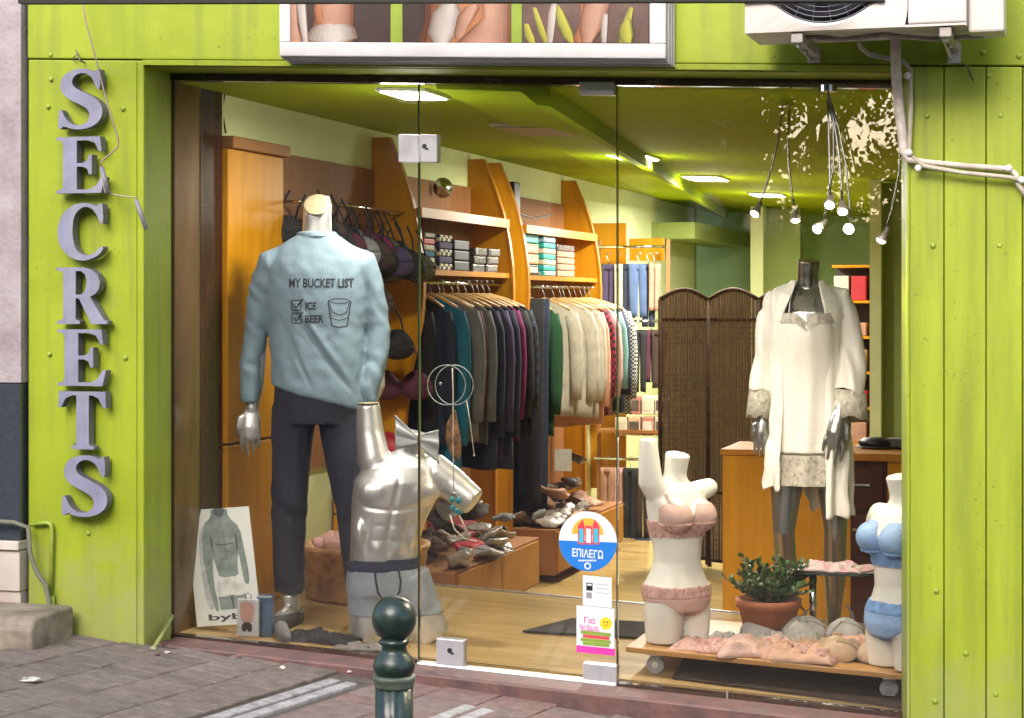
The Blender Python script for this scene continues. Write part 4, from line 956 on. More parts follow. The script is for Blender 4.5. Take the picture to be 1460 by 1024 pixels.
MB().lathe([(.001, .004), (.044, .004), (.046, 0)], (-.125, .01, .907), 24).build('arm_cap', MATS['brassy neck cap'], t, True)
boxm = fabric('pale blue grey jersey', (.28, .33, .38), .8)
bx_ = shell(me, lambda p: .105 < p.z < .30+.05*(p.x+.06), .005, boxm, 'boxer_shorts', t, 4)
shell(me, lambda p: .282 < p.z-.05*(p.x+.06) < .318, .009, navyb, 'waistband', t, 4)
bb = BVHTree.FromPolygons([v.co.copy() for v in bx_.data.vertices], [tuple(p.vertices) for p in bx_.data.polygons])
def onb(x, z, d=.004):
    h = bb.ray_cast(Vector((x, -1, z)), Vector((0, 1, 0))); return Vector((x, (h[0].y if h[0] else -.11)-d, z))
MB().tube([onb(*p) for p in ((-.105, .285), (-.10, .24), (-.092, .20), (-.075, .175), (-.05, .165), (-.025, .175), (-.008, .20), (-.003, .24), (-.012, .285))], .004, 6).build('piping', navyb, bx_, True)
rm = MB()
for cz in (.075, .045):
    rm.rings([[onb(-.145+ (r_)*math.cos(2*PI*j/20), cz+r_*.95*math.sin(2*PI*j/20)*1.0, .006) if False else Vector((-.085+r_*math.cos(2*PI*j/20), -.088, cz+r_*math.sin(2*PI*j/20))) for j in range(20)] for r_ in (.012, .017)], cap=False)
rm.build('logo_print', mat('green grey print', (.10, .15, .08), .6), t, fix=False)
loc = G(570, 912, FL); t.location = loc; t.rotation_euler.z = math.radians(24); t.scale.x = .97; print('torso', loc)
# striped bow at the neck
st_ = MB(); 
stripes = plaid('white grey stripe', (.62, .64, .66), (.14, .17, .19), 40)
bow = MB(); nb_ = Vector((.05, -.095, .765))
for s_ in (-1, 1):
    def wing(u, v, s_=s_):
        return nb_+Vector((s_*u*.085+.01, -.018-.012*math.sin(v*PI*4)*u, (v-.5)*(.03+.10*u)-.03*u*s_+.01))
    w_ = bow.grid(6, 16, wing)
t.location = (0, 0, 0); o = bow.build('ribbon', fabric('silver grey satin bow', (.40, .43, .45), .4), t, True, fix=False); t.location = loc; so_ = o.modifiers.new('t', 'SOLIDIFY'); so_.thickness = .004

# ---------------- white female torsos
pinkl = lace_mat('pink lace', (.68, .42, .38), .55, 170); pinks = fabric('dusty pink satin', (.66, .45, .40), .5); bluel = lace_mat('blue lace', (.20, .38, .74), .7, 130); blues = fabric('light blue satin', (.30, .48, .80), .5)
def ftorso(label, up=True, body=whitem):
    t = thing('torso_mannequin', label, 'mannequin'); mb = MB()
    mb.loft([(.12, 0, .0, .118, .092), (.16, 0, .0, .124, .10), (.20, 0, .005, .122, .102), (.25, 0, 0, .098, .082), (.29, 0, -.002, .086, .072), (.34, 0, -.002, .090, .073), (.40, 0, 0, .102, .08), (.46, 0, 0, .112, .085), (.51, 0, .005, .118, .078), (.545, 0, .01, .105, .066), (.57, 0, .015, .06, .05), (.59, 0, .015, .042, .042)], 32)
    mb.tube([(0, .015, .55), (0, .008, .61), (0, -.005, .675)], [.05, .041, .046], 16)
    for s_ in (-1, 1):
        mb.ell((s_*.055, -.064, .457), (.056, .060, .056), 18, 12)
        mb.tube([(s_*.055, 0, .20), (s_*.064, -.004, .10), (s_*.066, -.004, .004)], [.075, .070, .062], 18)
    return t, mb
t, mb = ftorso('white female torso mannequin in a dusty pink bra and briefs, one arm raised')
# this one leans: raised left stub, other stub short
mb.tube([(-.07, .01, .53), (-.115, .005, .58), (-.125, .0, .66), (-.128, -.0, .735)], [.05, .045, .038, .031], 16)
mb.tube([(.07, .01, .52), (.115, .01, .535), (.145, 0, .545)], [.046, .04, .035], 14, 1, True)
me = remesh(mb, .0055, 7); link('body', setmat(me, whitem), t)
def cups(me, t, ms, ml, zt=.50, z0=.395, brief=(.125, .205)):
    shell(me, lambda p: z0 < p.z < z0+.038 or (z0 < p.z < zt-.0 and p.y < .0-.035 and abs(p.x) > .003+.35*max(0, p.z-.45) and abs(p.x) < .115), .004, ms, 'bra', t, 4)
    shell(me, lambda p: z0-.004 < p.z < z0+.045, .0062, ml, 'bra_lace_band', t, 2)
    shell(me, lambda p: (brief[0]-.045+.75*min(abs(p.x), .10)) < p.z < brief[1]+.0 and p.z > .10, .004, ms, 'briefs', t, 4)
    shell(me, lambda p: brief[1]-.035 < p.z < brief[1]+.002, .0058, ml, 'briefs_lace_band', t, 2)
cups(me, t, pinks, pinkl)
tree = BVHTree.FromPolygons([v.co.copy() for v in me.vertices], [tuple(p.vertices) for p in me.polygons])
def strap(x0, zs_, m, t, tree=tree):
    for s_ in (-1, 1):
        pts = []
        for x, y, z in ((.075, -.3, .49), (.078, -.3, .515), (.08, -.3, .54)):
            h = tree.ray_cast(Vector((s_*x, -.4, z)), Vector((0, 1, 0))); pts.append((h[0] if h[0] else Vector((s_*x, 0, z)))+Vector((0, -.003, 0)))
        MB().tube(pts, .006, 6, .5).build('strap', m, t, True)
strap(0, 0, pinks, t)
# board on castors (right display)
c0 = P(888, 925, .14); c1 = P(1292, 968, .12)
zb = FL+.085
board = thing('display_board', 'low wooden display board on castors carrying underwear and a plant', 'display board', (-1, .4, .15))
xa = P(892, 930, .14).x; xb = -.35
kb_ = K
bz = I(1100, 940, .14); print('board', c0, I(900, 922, .14), I(1280, 962, .14), 'floor', FL)
BZ = FL+.098
bevel(MB().sbox(xa, xb, .14, .85, BZ-.02, BZ).build('board', wood('tan board', (.55, .30, .10), (.42, .22, .07), .35, (.8, 6, 6)), board), .003)
def castor(x, y):
    z = flo(x); c = Vector((x, y, z))
    w = MB(); w.rings([[c+Vector((.033*math.cos(2*PI*j/24), dx, .034+.033*math.sin(2*PI*j/24))) for j in range(24)] for dx in (-.012, .012)]); o = bevel(w.build('castor_wheel', mat('grey rubber', (.3, .31, .33), .4, 0, .1), board), .003)
    MB().rings([[c+Vector((.012*math.cos(2*PI*j/12), dx, .034+.012*math.sin(2*PI*j/12))) for j in range(12)] for dx in (-.015, .015)]).build('hub', steel, o)
    f = MB(); f.hexa([c+Vector(p) for p in ((-.01, .014, .025), (.01, .014, .025), (.01, .018, .025), (-.01, .018, .025), (.0, .014, .076), (.03, .014, .076), (.03, .018, .076), (.0, .018, .076))]); f.box(x-.02, x+.025, y-.025, y+.025, z+.068, z+.076); f.build('castor_fork', steel, board)
castor(P(935, 955, .2).x, .2); castor(P(1272, 990, .2).x-.01, .2); castor(xa+.06, .78); castor(xb-.06, .78)
# pink torso stands on it
t = [o for o in bpy.data.objects if o.get('label', '').startswith('white female torso mannequin in a dusty pink')][0]
p = P(965, 912, .33); t.location = (p.x, .33, BZ-K*p.x+.001); t.rotation_euler.z = math.radians(50); t.scale = (1.02,)*3
# blue torso
t, mb = ftorso('white female torso mannequin in light blue lace lingerie, half hidden by the green boards')
mb.tube([(-.07, .01, .52), (-.115, .015, .525), (-.14, .02, .50)], [.05, .044, .036], 14, 1, True)
mb.tube([(.07, .01, .52), (.115, .015, .525), (.14, .02, .50)], [.05, .044, .036], 14, 1, True)
me2 = remesh(mb, .0055, 7); link('body', setmat(me2, whitem), t); cups(me2, t, blues, bluel, .515, .375, (.13, .235))
p = P(1283, 955, .22); t.location = (p.x, .24, BZ-K*p.x+.001); t.rotation_euler.z = math.radians(-42); t.scale = (1.06, 1.06, 1.0)
# ---------------- robed woman
t = thing('mannequin', 'headless silver woman mannequin in a cream satin robe and slip', 'mannequin'); wom = t; mb = MB()
mb.loft([(.76, 0, 0, .15, .11), (.84, 0, 0, .16, .115), (.95, 0, 0, .135, .10), (1.04, 0, 0, .112, .085), (1.14, 0, 0, .118, .088), (1.24, 0, 0, .135, .10), (1.32, 0, 0, .145, .09), (1.385, 0, .01, .13, .07), (1.415, 0, .012, .07, .055), (1.44, 0, .01, .048, .05)], 32)
mb.tube([(0, .012, 1.40), (0, .004, 1.46), (.005, -.005, 1.525)], [.058, .05, .054], 18)
for s_ in (-1, 1): mb.ell((s_*.062, -.075, 1.25), (.058, .05, .055), 16, 10)
for s_, wr_ in ((-1, (-.215, -.02, .93)), (1, (.155, -.10, .93))):
    mb.tube([(s_*.11, 0, 1.37), (s_*.155, 0, 1.35), (s_*.20, .02, 1.12), wr_], [.048, .044, .034, .021], 14, 1, True)
hand(mb, Vector((-.215, -.022, .91)), (-.02, -.1, -1), 1, .92, .12, .25); hand(mb, Vector((.150, -.12, .935)), (-.22, -.15, -1), -1, 1.15, .06, .6)
mb.tube([(-.085, 0, .82), (-.10, -.03, .62), (-.11, -.05, .46), (-.10, .0, .28), (-.115, .03, .10)], [.09, .074, .052, .052, .032], 18)
mb.tube([(.085, 0, .82), (.12, -.01, .62), (.13, -.02, .46), (.125, .02, .28), (.12, .03, .10)], [.09, .076, .054, .054, .032], 18)
foot(mb, (-.115, .02, 0.0), .1, 1.0, .02); foot(mb, (.12, .02, 0), -.2, 1.0, .02)
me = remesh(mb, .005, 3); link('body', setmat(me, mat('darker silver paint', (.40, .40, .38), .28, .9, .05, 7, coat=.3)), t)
sat = mat('cream satin', (.92, .90, .82), .40, 0, .02, 6, .10, 60, sheen=.2); sheer = lace_mat('sheer cream chiffon', (.82, .78, .64), .78, 200); lace = lace_mat('beige lace', (.66, .62, .52), .55, 170); slipm = mat('cream satin slip', (.92, .90, .82), .42, 0, .02, 22, .3, 34, sheen=.2)
def wave(a_, z, k, amp, ph=0): return 1+amp*math.sin(k*a_+ph+1.3*math.sin(z*4))
def ring(z, rx, ry, k=9, amp=0., ph=0, cy=0, n=64, a0=0, a1=2*PI, cx=0, close=True):
    out = []
    for j in range(n if close else n+1):
        a_ = a0+(a1-a0)*j/n; w = wave(a_, z, k, amp, ph); out.append((cx+rx*w*math.cos(a_), cy+ry*w*math.sin(a_), z))
    return out
sl_ = MB(); S = [(1.315, .136, .150), (1.25, .158, .178), (1.18, .156, .160), (1.08, .158, .138), (.98, .165, .130), (.88, .172, .132), (.76, .180, .136)]
sl_.rings([[(x, y, z2-(.035*max(0, 1-abs(x)/.05) if (z2 > 1.3 and y < 0) else 0)) for x, y, z2 in ring(z, rx, ry, 11, .014+.035*ss(1.15, .76, z))] for z, rx, ry in S], cap=False); so1 = sl_.build('slip', slipm, t, True); m_ = so1.modifiers.new('t', 'SOLIDIFY'); m_.thickness = .002; m_ = so1.modifiers.new('s', 'SUBSURF'); m_.levels = m_.render_levels = 1
lb = MB(); lb.rings([ring(z, rx, ry, 11, .04) for z, rx, ry in ((.765, .1785, .1355), (.70, .182, .138), (.645, .186, .141))], cap=False); lb.build('lace_hem', lace, so1, True)
nk = MB(); nk.rings([[(x, y, z2-.035*max(0, 1-abs(x)/.05)) for x, y, z2 in ring(z, rx, ry, 11, .01, n=48, a0=PI*1.08, a1=PI*1.92, close=False)] for z, rx, ry in ((1.318, .138, .153), (1.28, .152, .172))], cap=False, closed=False); nk.build('lace_trim', lace, so1, True)
for s_ in (-1, 1): MB().tube([(s_*.085, -.105, 1.30), (s_*.08, -.07, 1.37), (s_*.07, 0, 1.415)], .004, 6).build('strap', sat, so1, True)
# robe: one skin for back, fronts and sleeves, open down the front
rb = MB()
rb.loft([(.56, 0, .0, .205, .155), (.62, 0, 0, .203, .153), (.8, 0, 0, .19, .145), (1.0, 0, 0, .172, .135), (1.15, 0, 0, .162, .132), (1.27, 0, 0, .168, .130), (1.34, 0, .0, .170, .112), (1.39, 0, .0, .150, .092), (1.425, 0, .004, .108, .075), (1.445, 0, .006, .078, .064), (1.46, 0, .006, .066, .06)], 40)
rb.tube([(-.09, 0, 1.38), (-.148, 0, 1.365), (-.185, .005, 1.30), (-.208, .012, 1.18), (-.218, .008, 1.08), (-.226, 0, 1.005)], [.055, .055, .050, .048, .050, .054], 22, 1.1)
rb.tube([(.09, 0, 1.38), (.148, 0, 1.365), (.188, 0, 1.30), (.203, 0, 1.18), (.20, -.025, 1.08), (.186, -.05, 1.0)], [.055, .055, .052, .058, .072, .088], 22, .8)
rme = remesh(rb, .007, 4)
bm = bmesh.new(); bm.from_mesh(rme); bm.normal_update()
def gl_(z): return .118-.065*ss(1.28, 1.45, z)+.0*z
def gr_(z): return .088-.035*ss(1.28, 1.45, z)
kill = []
for f in bm.faces:
    c_ = f.calc_center_median(); n_ = f.normal
    if c_.y < -.02 and -gl_(c_.z) < c_.x < gr_(c_.z) and abs(c_.x) < .13: kill.append(f)
    elif c_.z > 1.448: kill.append(f)
    elif n_.z < -.6 and (c_.z < .585 or (c_.z < 1.02 and abs(c_.x) > .10)): kill.append(f)
bmesh.ops.delete(bm, geom=kill, context='FACES')
for _ in range(6):
    mv = {}
    for v in bm.verts:
        if v.is_boundary:
            nb2 = [e_.other_vert(v).co for e_ in v.link_edges if e_.is_boundary]
            if len(nb2) == 2: mv[v] = v.co*.4+(nb2[0]+nb2[1])*.3
    for v, c_ in mv.items(): v.co = c_
bm.to_mesh(rme); bm.free()
def rw(p, n_):
    q_ = .0
    if abs(p.x) < .21 and p.z < 1.25: q_ += ss(1.25, .7, p.z)*.016*math.sin(math.atan2(p.y, p.x)*13+1.5*math.sin(p.z*4))
    q_ += .005*noise.noise(Vector((p.x*12, p.y*12, p.z*4)))+.003*noise.noise(Vector((p.x*40, p.y*40, p.z*12)))
    if abs(p.x) > .16: q_ += .006*math.sin(p.x*80+p.z*22+3*noise.noise(p*6))
    return q_
wrinkle(rme, rw)
for v in rme.vertices:
    f = ss(.85, .6, v.co.z); v.co.z += f*(.07 if v.co.x < 0 else .0)*ss(.0, .06, abs(v.co.x)) - (.035*f if v.co.x > 0 else 0)
rp1 = link('robe', setmat(rme, sat), t); m_ = rp1.modifiers.new('t', 'SOLIDIFY'); m_.thickness = .003
def sleeve(s_, pts, rad, flat, m, nm, par, n=26):
    mb = MB(); P_ = [Vector(p) for p in pts]; R = []
    for k, p in enumerate(P_):
        d = (P_[min(k+1, len(P_)-1)]-P_[max(0, k-1)]).normalized(); a_ = Vector((1, 0, 0)); a_ = (a_-d*a_.dot(d)).normalized(); b_ = d.cross(a_)
        R.append([p+a_*rad[k]*math.cos(2*PI*j/n)*wave(2*PI*j/n, p.z, 7, .0+.06*k/len(P_), s_)+b_*rad[k]*flat[k]*math.sin(2*PI*j/n)+Vector((0, 0, .008*math.sin(4*PI*j/n*3)*(k == len(P_)-1))) for j in range(n)])
    mb.rings(R, cap=False); o = mb.build(nm, m, par, True); m_ = o.modifiers.new('t', 'SOLIDIFY'); m_.thickness = .003; return o
sleeve(-1, [(-.226, 0, 1.012), (-.229, -.004, .955), (-.232, -.008, .905)], [.053, .056, .060], [1.1, 1.1, 1.1], lace, 'lace_cuff', rp1)
sleeve(1, [(.186, -.05, 1.008), (.182, -.06, .955), (.180, -.068, .905)], [.087, .097, .106], [.8, .75, .7], lace, 'lace_cuff', rp1)
px_ = P(1152, 900, 1.0); wom.location = (px_.x, 1.0, flo(px_.x)); wom.rotation_euler.z = math.radians(6); wom.scale.x = .83
print('woman', wom.location)
# small glass table beside her
t = thing('side_table', 'small glass topped table on a chrome post behind the plant', 'table')
a_ = P(1180, 812, .62); zt = a_.z
MB().rings([[(P(1188, 812, .62).x+.21*math.cos(2*PI*j/36), .66+.13*math.sin(2*PI*j/36), z) for j in range(36)] for z in (zt-.012, zt)]).build('table_top', mat('dark glass', (.05, .06, .05), .08, 0, .05, coat=.6), t)
xx = P(1158, 850, .6).x; MB().tube([(xx, .62, BZ-K*xx), (xx, .62, zt-.013)], .014, 14).build('post', chrome, t, True)
MB().lathe([(.05, 0), (.05, .006), (.02, .012)], (xx, .62, BZ-K*xx+.001), 20).build('foot', chrome, t, True)
# fabrics
def cloth(c, size, m, label, seed, cat='underwear', rz=0, amp=.02, parent=None, name='folded_lingerie'):
    r = random.Random(seed); o3 = Vector((seed*1.7, seed*.9, 0)); mb = MB(); R_ = Matrix.Rotation(rz, 3, 'Z')
    def f(u, v):
        x = (u-.5)*size[0]; y = (v-.5)*size[1]; e_ = min(1, 6*min(u, 1-u))*min(1, 6*min(v, 1-v)); e_ = max(0, e_)
        n_ = noise.noise(Vector((x*16, y*16, 0))+o3)*amp*.8+(1-abs(noise.noise(Vector((x*24, y*14, 3))+o3))*3)*amp*.7+noise.noise(Vector((x*70, y*60, 3))+o3)*amp*.3
        dx = noise.noise(Vector((u*3, v*3, 8))+o3)*.04
        q_ = R_ @ Vector((x+dx, y+dx*.6, 0)); return Vector(c)+q_+Vector((0, 0, size[2]*e_**.5+n_*e_))
    mb.grid(44, 30, f); o = mb.build(name, m, parent, True, fix=False); so_ = o.modifiers.new('t', 'SOLIDIFY'); so_.thickness = .003; so_.offset = -1
    return tag(o, label, cat)
def onboard(x, y, Y): p = P(x, y, Y); return Vector((p.x, Y, BZ-K*p.x+.001))
greys = fabric('silver grey satin', (.35, .35, .34), .5); beige = fabric('beige satin', (.50, .36, .24), .5); rose = fabric('rose peach satin', (.62, .38, .28), .5)
cloth(onboard(1010, 925, .26), (.26, .2, .02), pinkl, 'pink lace briefs folded at the foot of the white torso', 1)
cloth(onboard(1065, 920, .24), (.22, .18, .03), pinks, 'dusty pink lingerie folded beside the lace briefs', 2, rz=.4)
cloth(onboard(1130, 925, .27), (.34, .24, .034), rose, 'wide rose peach slip folded in front of the plant pot', 3, rz=-.1)
cloth(onboard(1100, 905, .45), (.30, .16, .03), greys, 'silver grey satin piece behind the rose peach slip', 4)
cloth(onboard(1170, 905, .42), (.26, .2, .035), beige, 'beige satin piece between the grey bra and the bra cups', 5, rz=.3)
cloth(onboard(1045, 905, .42), (.2, .14, .02), greys, 'pale grey lace next to the plant pot', 6, rz=.2)
cloth(onboard(1215, 905, .45), (.24, .2, .05), rose, 'rose piece heaped behind the beige bra by the blue torso', 7, rz=.3)
c = Vector((P(1190, 805, .62).x, .62, zt+.002)); cloth(c, (.26, .14, .012), fabric('pink print', (.66, .30, .36), .6, .5, 30, var2=(.3, .45, .36)), 'pink printed underwear spread on the small glass table', 8)
def lay_bra(x, y, Y, m, lab, s=1.5, rz=0, z=.05, tilt=-.9): p = onboard(x, y, Y); bra(m, lab, (p.x, p.y, p.z+z), rz, s*.92, tilt=tilt, m2=MATS['fabric grey taupe'])
lay_bra(1222, 935, .30, beige, 'beige moulded bra lying in front of the blue torso', 1.25, .1, .035, -1.0)
lay_bra(1112, 905, .50, greys, 'grey moulded bra lying behind the folded pieces', 1.25, .1, .05, -1.0); lay_bra(1178, 900, .52, greys, 'second grey moulded bra by the chrome post', 1.2, .0, .06, -1.0)
cloth(onboard(1085, 915, .34), (.30, .12, .03), pinks, 'dusty pink strip of satin lying along the middle of the board', 41, rz=.1, amp=.026)
cloth(onboard(1150, 930, .22), (.20, .10, .03), pinkl, 'pink lace piece at the front edge under the rose peach slip', 42, rz=-.3, amp=.024)
cloth(onboard(1140, 900, .46), (.24, .12, .035), greys, 'grey satin piece heaped between the pot and the chrome post', 43, rz=-.2, amp=.026)
cloth(onboard(1195, 925, .36), (.16, .14, .04), beige, 'beige crumpled piece right behind the moulded bra', 44, rz=.5, amp=.026)
# plant
c = onboard(1096, 890, .55); c.x = P(1096, 890, .55).x
t = thing('potted_plant', 'bushy jade plant in a terracotta pot on the display board', 'plant', c)
MB().lathe([(.001, 0), (.085, 0), (.112, .12), (.122, .122), (.124, .152), (.112, .152), (.105, .13), (.001, .128)], c, 32).build('pot', mat('terracotta', (.36, .13, .055), .7, 0, .15, 8, .15, 60), t, True)
MB().lathe([(.104, .131), (.06, .14), (.001, .142)], c, 20).build('soil', mat('soil', (.04, .025, .015), .95, 0, .3, 30, .5, 90), t)
r = random.Random(21); leafm = mat('jade leaf', (.055, .12, .025), .35, 0, .35, 12, coat=.3, var2=(.025, .055, .015)); stm = MB(); lf = MB()
for k in range(48):
    az = r.uniform(0, 2*PI); el = r.uniform(.12, 1.45); Ls = r.uniform(.09, .19); d = Vector((math.cos(az)*math.cos(el), math.sin(az)*math.cos(el)*.8, math.sin(el)*.95))
    b0 = c+Vector((math.cos(az)*.03, math.sin(az)*.03, .135)); b1_ = b0+Vector((d.x*.4, d.y*.4, .5*d.z+.2))*Ls*.7; b2_ = b1_+d*Ls*.6
    stm.tube([b0, b1_, b2_], [.0055, .0045, .003], 6)
    for j in range(15):
        s_ = .35+.65*j/14; p = b0.lerp(b1_, s_*2) if s_ < .5 else b1_.lerp(b2_, s_*2-1)
        ld = (d*.5+Vector((r.uniform(-1, 1), r.uniform(-1, 1), r.uniform(-.2, 1)))).normalized(); sz = r.uniform(.019, .031)
        sd_ = ld.cross(Vector((r.uniform(-1, 1), r.uniform(-1, 1), r.uniform(-1, 1)))).normalized(); up_ = sd_.cross(ld)
        i0 = len(lf.v); pts = [p, p+ld*sz*.45+sd_*sz*.36, p+ld*sz+sd_*sz*.22, p+ld*sz*1.15, p+ld*sz-sd_*sz*.22, p+ld*sz*.45-sd_*sz*.36]
        lf.v += pts+[p+ld*sz*.6+up_*sz*.14, p+ld*sz*.6-up_*sz*.14]
        for a2 in range(6): lf.f.append((i0+a2, i0+(a2+1) % 6, i0+6)); lf.f.append((i0+(a2+1) % 6, i0+a2, i0+7)); lf.m += [0, 0]
stm.build('stems', mat('jade stem', (.12, .09, .05), .7), t, True); o = lf.build('foliage', leafm, t, fix=False); o['kind'] = 'stuff'

# ---------------- poster board leaning at the left
A = [G(282, 902, FL+.004), G(366, 907, FL+.004)]; 
bl_, br_ = Vector((A[0].x, .13, 0)), Vector((P(366, 900, .13).x, .13, 0)); bl_ = Vector((P(281, 901, .13).x, .13, flo(P(281, 901, .13).x)+.012)); br_ = Vector((P(372, 888, .13).x, .13, P(372, 888, .13).z))
pn_ = Vector((0, -1, .22)); p0_ = P(281, 901, .13); p0_.z = flo(p0_.x)+.012
def onp(x, y): d_ = ray(x, y); return CP+d_*((p0_-CP).dot(pn_)/d_.dot(pn_))
bl_ = p0_; br_ = onp(372, 888); tl_ = onp(265, 728); tr_ = onp(354, 722)
def bd(u, v, h=0):
    a_ = bl_.lerp(br_, u); b_ = tl_.lerp(tr_, u); n_ = pn_.normalized(); return a_.lerp(b_, v)+n_*h
t = thing('advert_board', 'leaning board with a grey photo of a bare chested man in white shorts', 'poster', (bl_.x, .15, flo(bl_.x)))
mb = MB(); mb.hexa([bd(0, 0, -.006), bd(1, 0, -.006), bd(1, 0, 0), bd(0, 0, 0), bd(0, 1, -.006), bd(1, 1, -.006), bd(1, 1, 0), bd(0, 1, 0)]); brd = mb.build('board', mat('white print board', (.80, .84, .80), .5, 0, .05, 3), t)
gr = lambda k, c: mat('print grey %d' % k, c, .6, 0, .18, 25)
def shape(pts, m, h, nm='print', par=None, sm=1, fn=bd):
    me = flat_shape([chaikin(pts, sm)]); map_mesh(me, lambda x, y, z: fn(x, y, h)); me.materials.append(m); off = (par or brd); 
    o = off; tot = Vector((0, 0, 0))
    while o is not None: tot += o.location; o = o.parent
    for v in me.vertices: v.co -= tot
    return link(nm, me, par or brd)
skin = gr(1, (.27, .33, .31)); dk_ = gr(2, (.10, .13, .125)); lt_ = gr(3, (.42, .46, .43)); wh_ = gr(4, (.80, .84, .80))
shape([(.2, .14), (.14, .5), (.17, .8), (.24, .86), (.32, .86), (.3, .5), (.32, .14)], gr(5, (.55, .60, .58)), .0008)
shape([(.38, 1.0), (.40, .93), (.24, .86), (.20, .62), (.24, .40), (.30, .16), (.36, .10), (.38, .16), (.33, .36), (.36, .6), (.40, .48), (.44, .40), (.74, .40), (.73, .50), (.77, .63), (.80, .42), (.82, .34), (.89, .33), (.90, .45), (.86, .66), (.83, .83), (.66, .92), (.66, 1.0)], skin, .0014)
shape([(.38, .24), (.40, .13), (.82, .13), (.80, .26)], skin, .0013, sm=0)
shape([(.40, .40), (.36, .24), (.56, .24), (.60, .28), (.64, .24), (.82, .25), (.76, .41)], wh_, .002)
for pts in (((.42, 1.0), (.46, .93), (.58, .92), (.62, 1.0)), ((.36, .80), (.34, .70), (.37, .60), (.385, .70)), ((.75, .80), (.78, .70), (.75, .6), (.735, .7)), ((.40, .70), (.54, .685), (.73, .70), (.72, .69), (.54, .672), (.41, .69)), ((.565, .85), (.575, .7), (.57, .5), (.56, .7)), ((.42, .63), (.55, .62), (.70, .63), (.55, .612)), ((.43, .57), (.55, .56), (.70, .57), (.55, .552)), ((.57, .245), (.60, .13), (.62, .13), (.625, .25))): shape(list(pts), dk_, .0022)
for cx in (.48, .65): shape([(cx-.07, .80), (cx+.06, .80), (cx+.07, .73), (cx, .705), (cx-.07, .73)], gr(6, (.27, .32, .30)), .0018)
tm_ = text_mesh('bybl', .14, .62, bold=.003); map_mesh(tm_, lambda x, y, z: bd(.20+x, .045+y*.52, .002)-t.location); tm_.materials.append(mat('dark lettering', (.05, .055, .06), .6)); link('lettering', tm_, brd)
# small packet and box in front
def fl2(c, w, h): return lambda u, v, hh=0: c+Vector((w*(u-.5), -.0-hh, h*v))
p = P(352, 893, .07); p.z = flo(p.x)+.008
t = thing('underwear_packet', 'small clear packet with a photo of a bare chested man in dark trunks', 'packet', p)
bevel(MB().rbox(p+Vector((0, .012, .07)), (.085, .02, .14)).build('sleeve_card', mat('glossy white packet', (.6, .62, .64), .15, 0, .1, 8, coat=1), t), .003)
fn = lambda u, v, hh=0: p+Vector((.076*(u-.5), .0012-hh, .132*v+.003)); pk = t.children[0]
shape([(.2, .98), (.1, .8), (.15, .5), (.25, .35), (.75, .35), (.85, .5), (.92, .8), (.8, .92), (.62, .98)], mat('printed skin', (.55, .32, .25), .5), .0008, par=pk, fn=fn); shape([(.25, .38), (.2, .12), (.45, .1), (.5, .2), (.55, .1), (.8, .12), (.76, .38)], black, .0016, par=pk, fn=fn); MB().tube([p+Vector((-.008, .012, .14)), p+Vector((-.01, .012, .155)), p+Vector((.0, .012, .165)), p+Vector((.012, .012, .155)), p+Vector((.01, .012, .14))], .003, 6).build('hang_loop', wirem, t, True)
p = P(379, 893, .15); p.z = flo(p.x)+.001
o = bevel(MB().rbox(p+Vector((0, .0, .078)), (.06, .06, .155), (0, 0, .2)).build('blue_box', mat('steel blue card', (.06, .13, .22), .3, 0, .3, 10, coat=.5)), .004); tag(o, 'steel blue box standing behind the small packet', 'box')
# dark scarf and shoe on the floor
cloth(Vector((P(452, 905, .14).x, .16, flo(P(452, 905, .14).x)+.004)), (.27, .13, .02), fb['black'], 'black garment lying crumpled at the mannequin foot', 12, 'clothing', amp=.02, name='crumpled_garment')
p = P(402, 900, .12); p.z = flo(p.x)
mb = MB(); mb.tube([p+Vector((-.03, .06, .03)), p+Vector((0, 0, .032)), p+Vector((.03, -.04, .022)), p+Vector((.05, -.06, .016))], [.03, .03, .027, .014], 12, .9, True); o = mb.build('shoe', fb['grey'], smooth=True); tag(o, 'dark grey shoe beside the blue box', 'shoe')
cloth(Vector((P(520, 925, .1).x, .10, flo(P(520, 925, .1).x)+.003)), (.22, .10, .012), fb['taupe'], 'taupe cloth on the floor under the silver torso', 13, 'clothing', amp=.012, name='crumpled_garment')

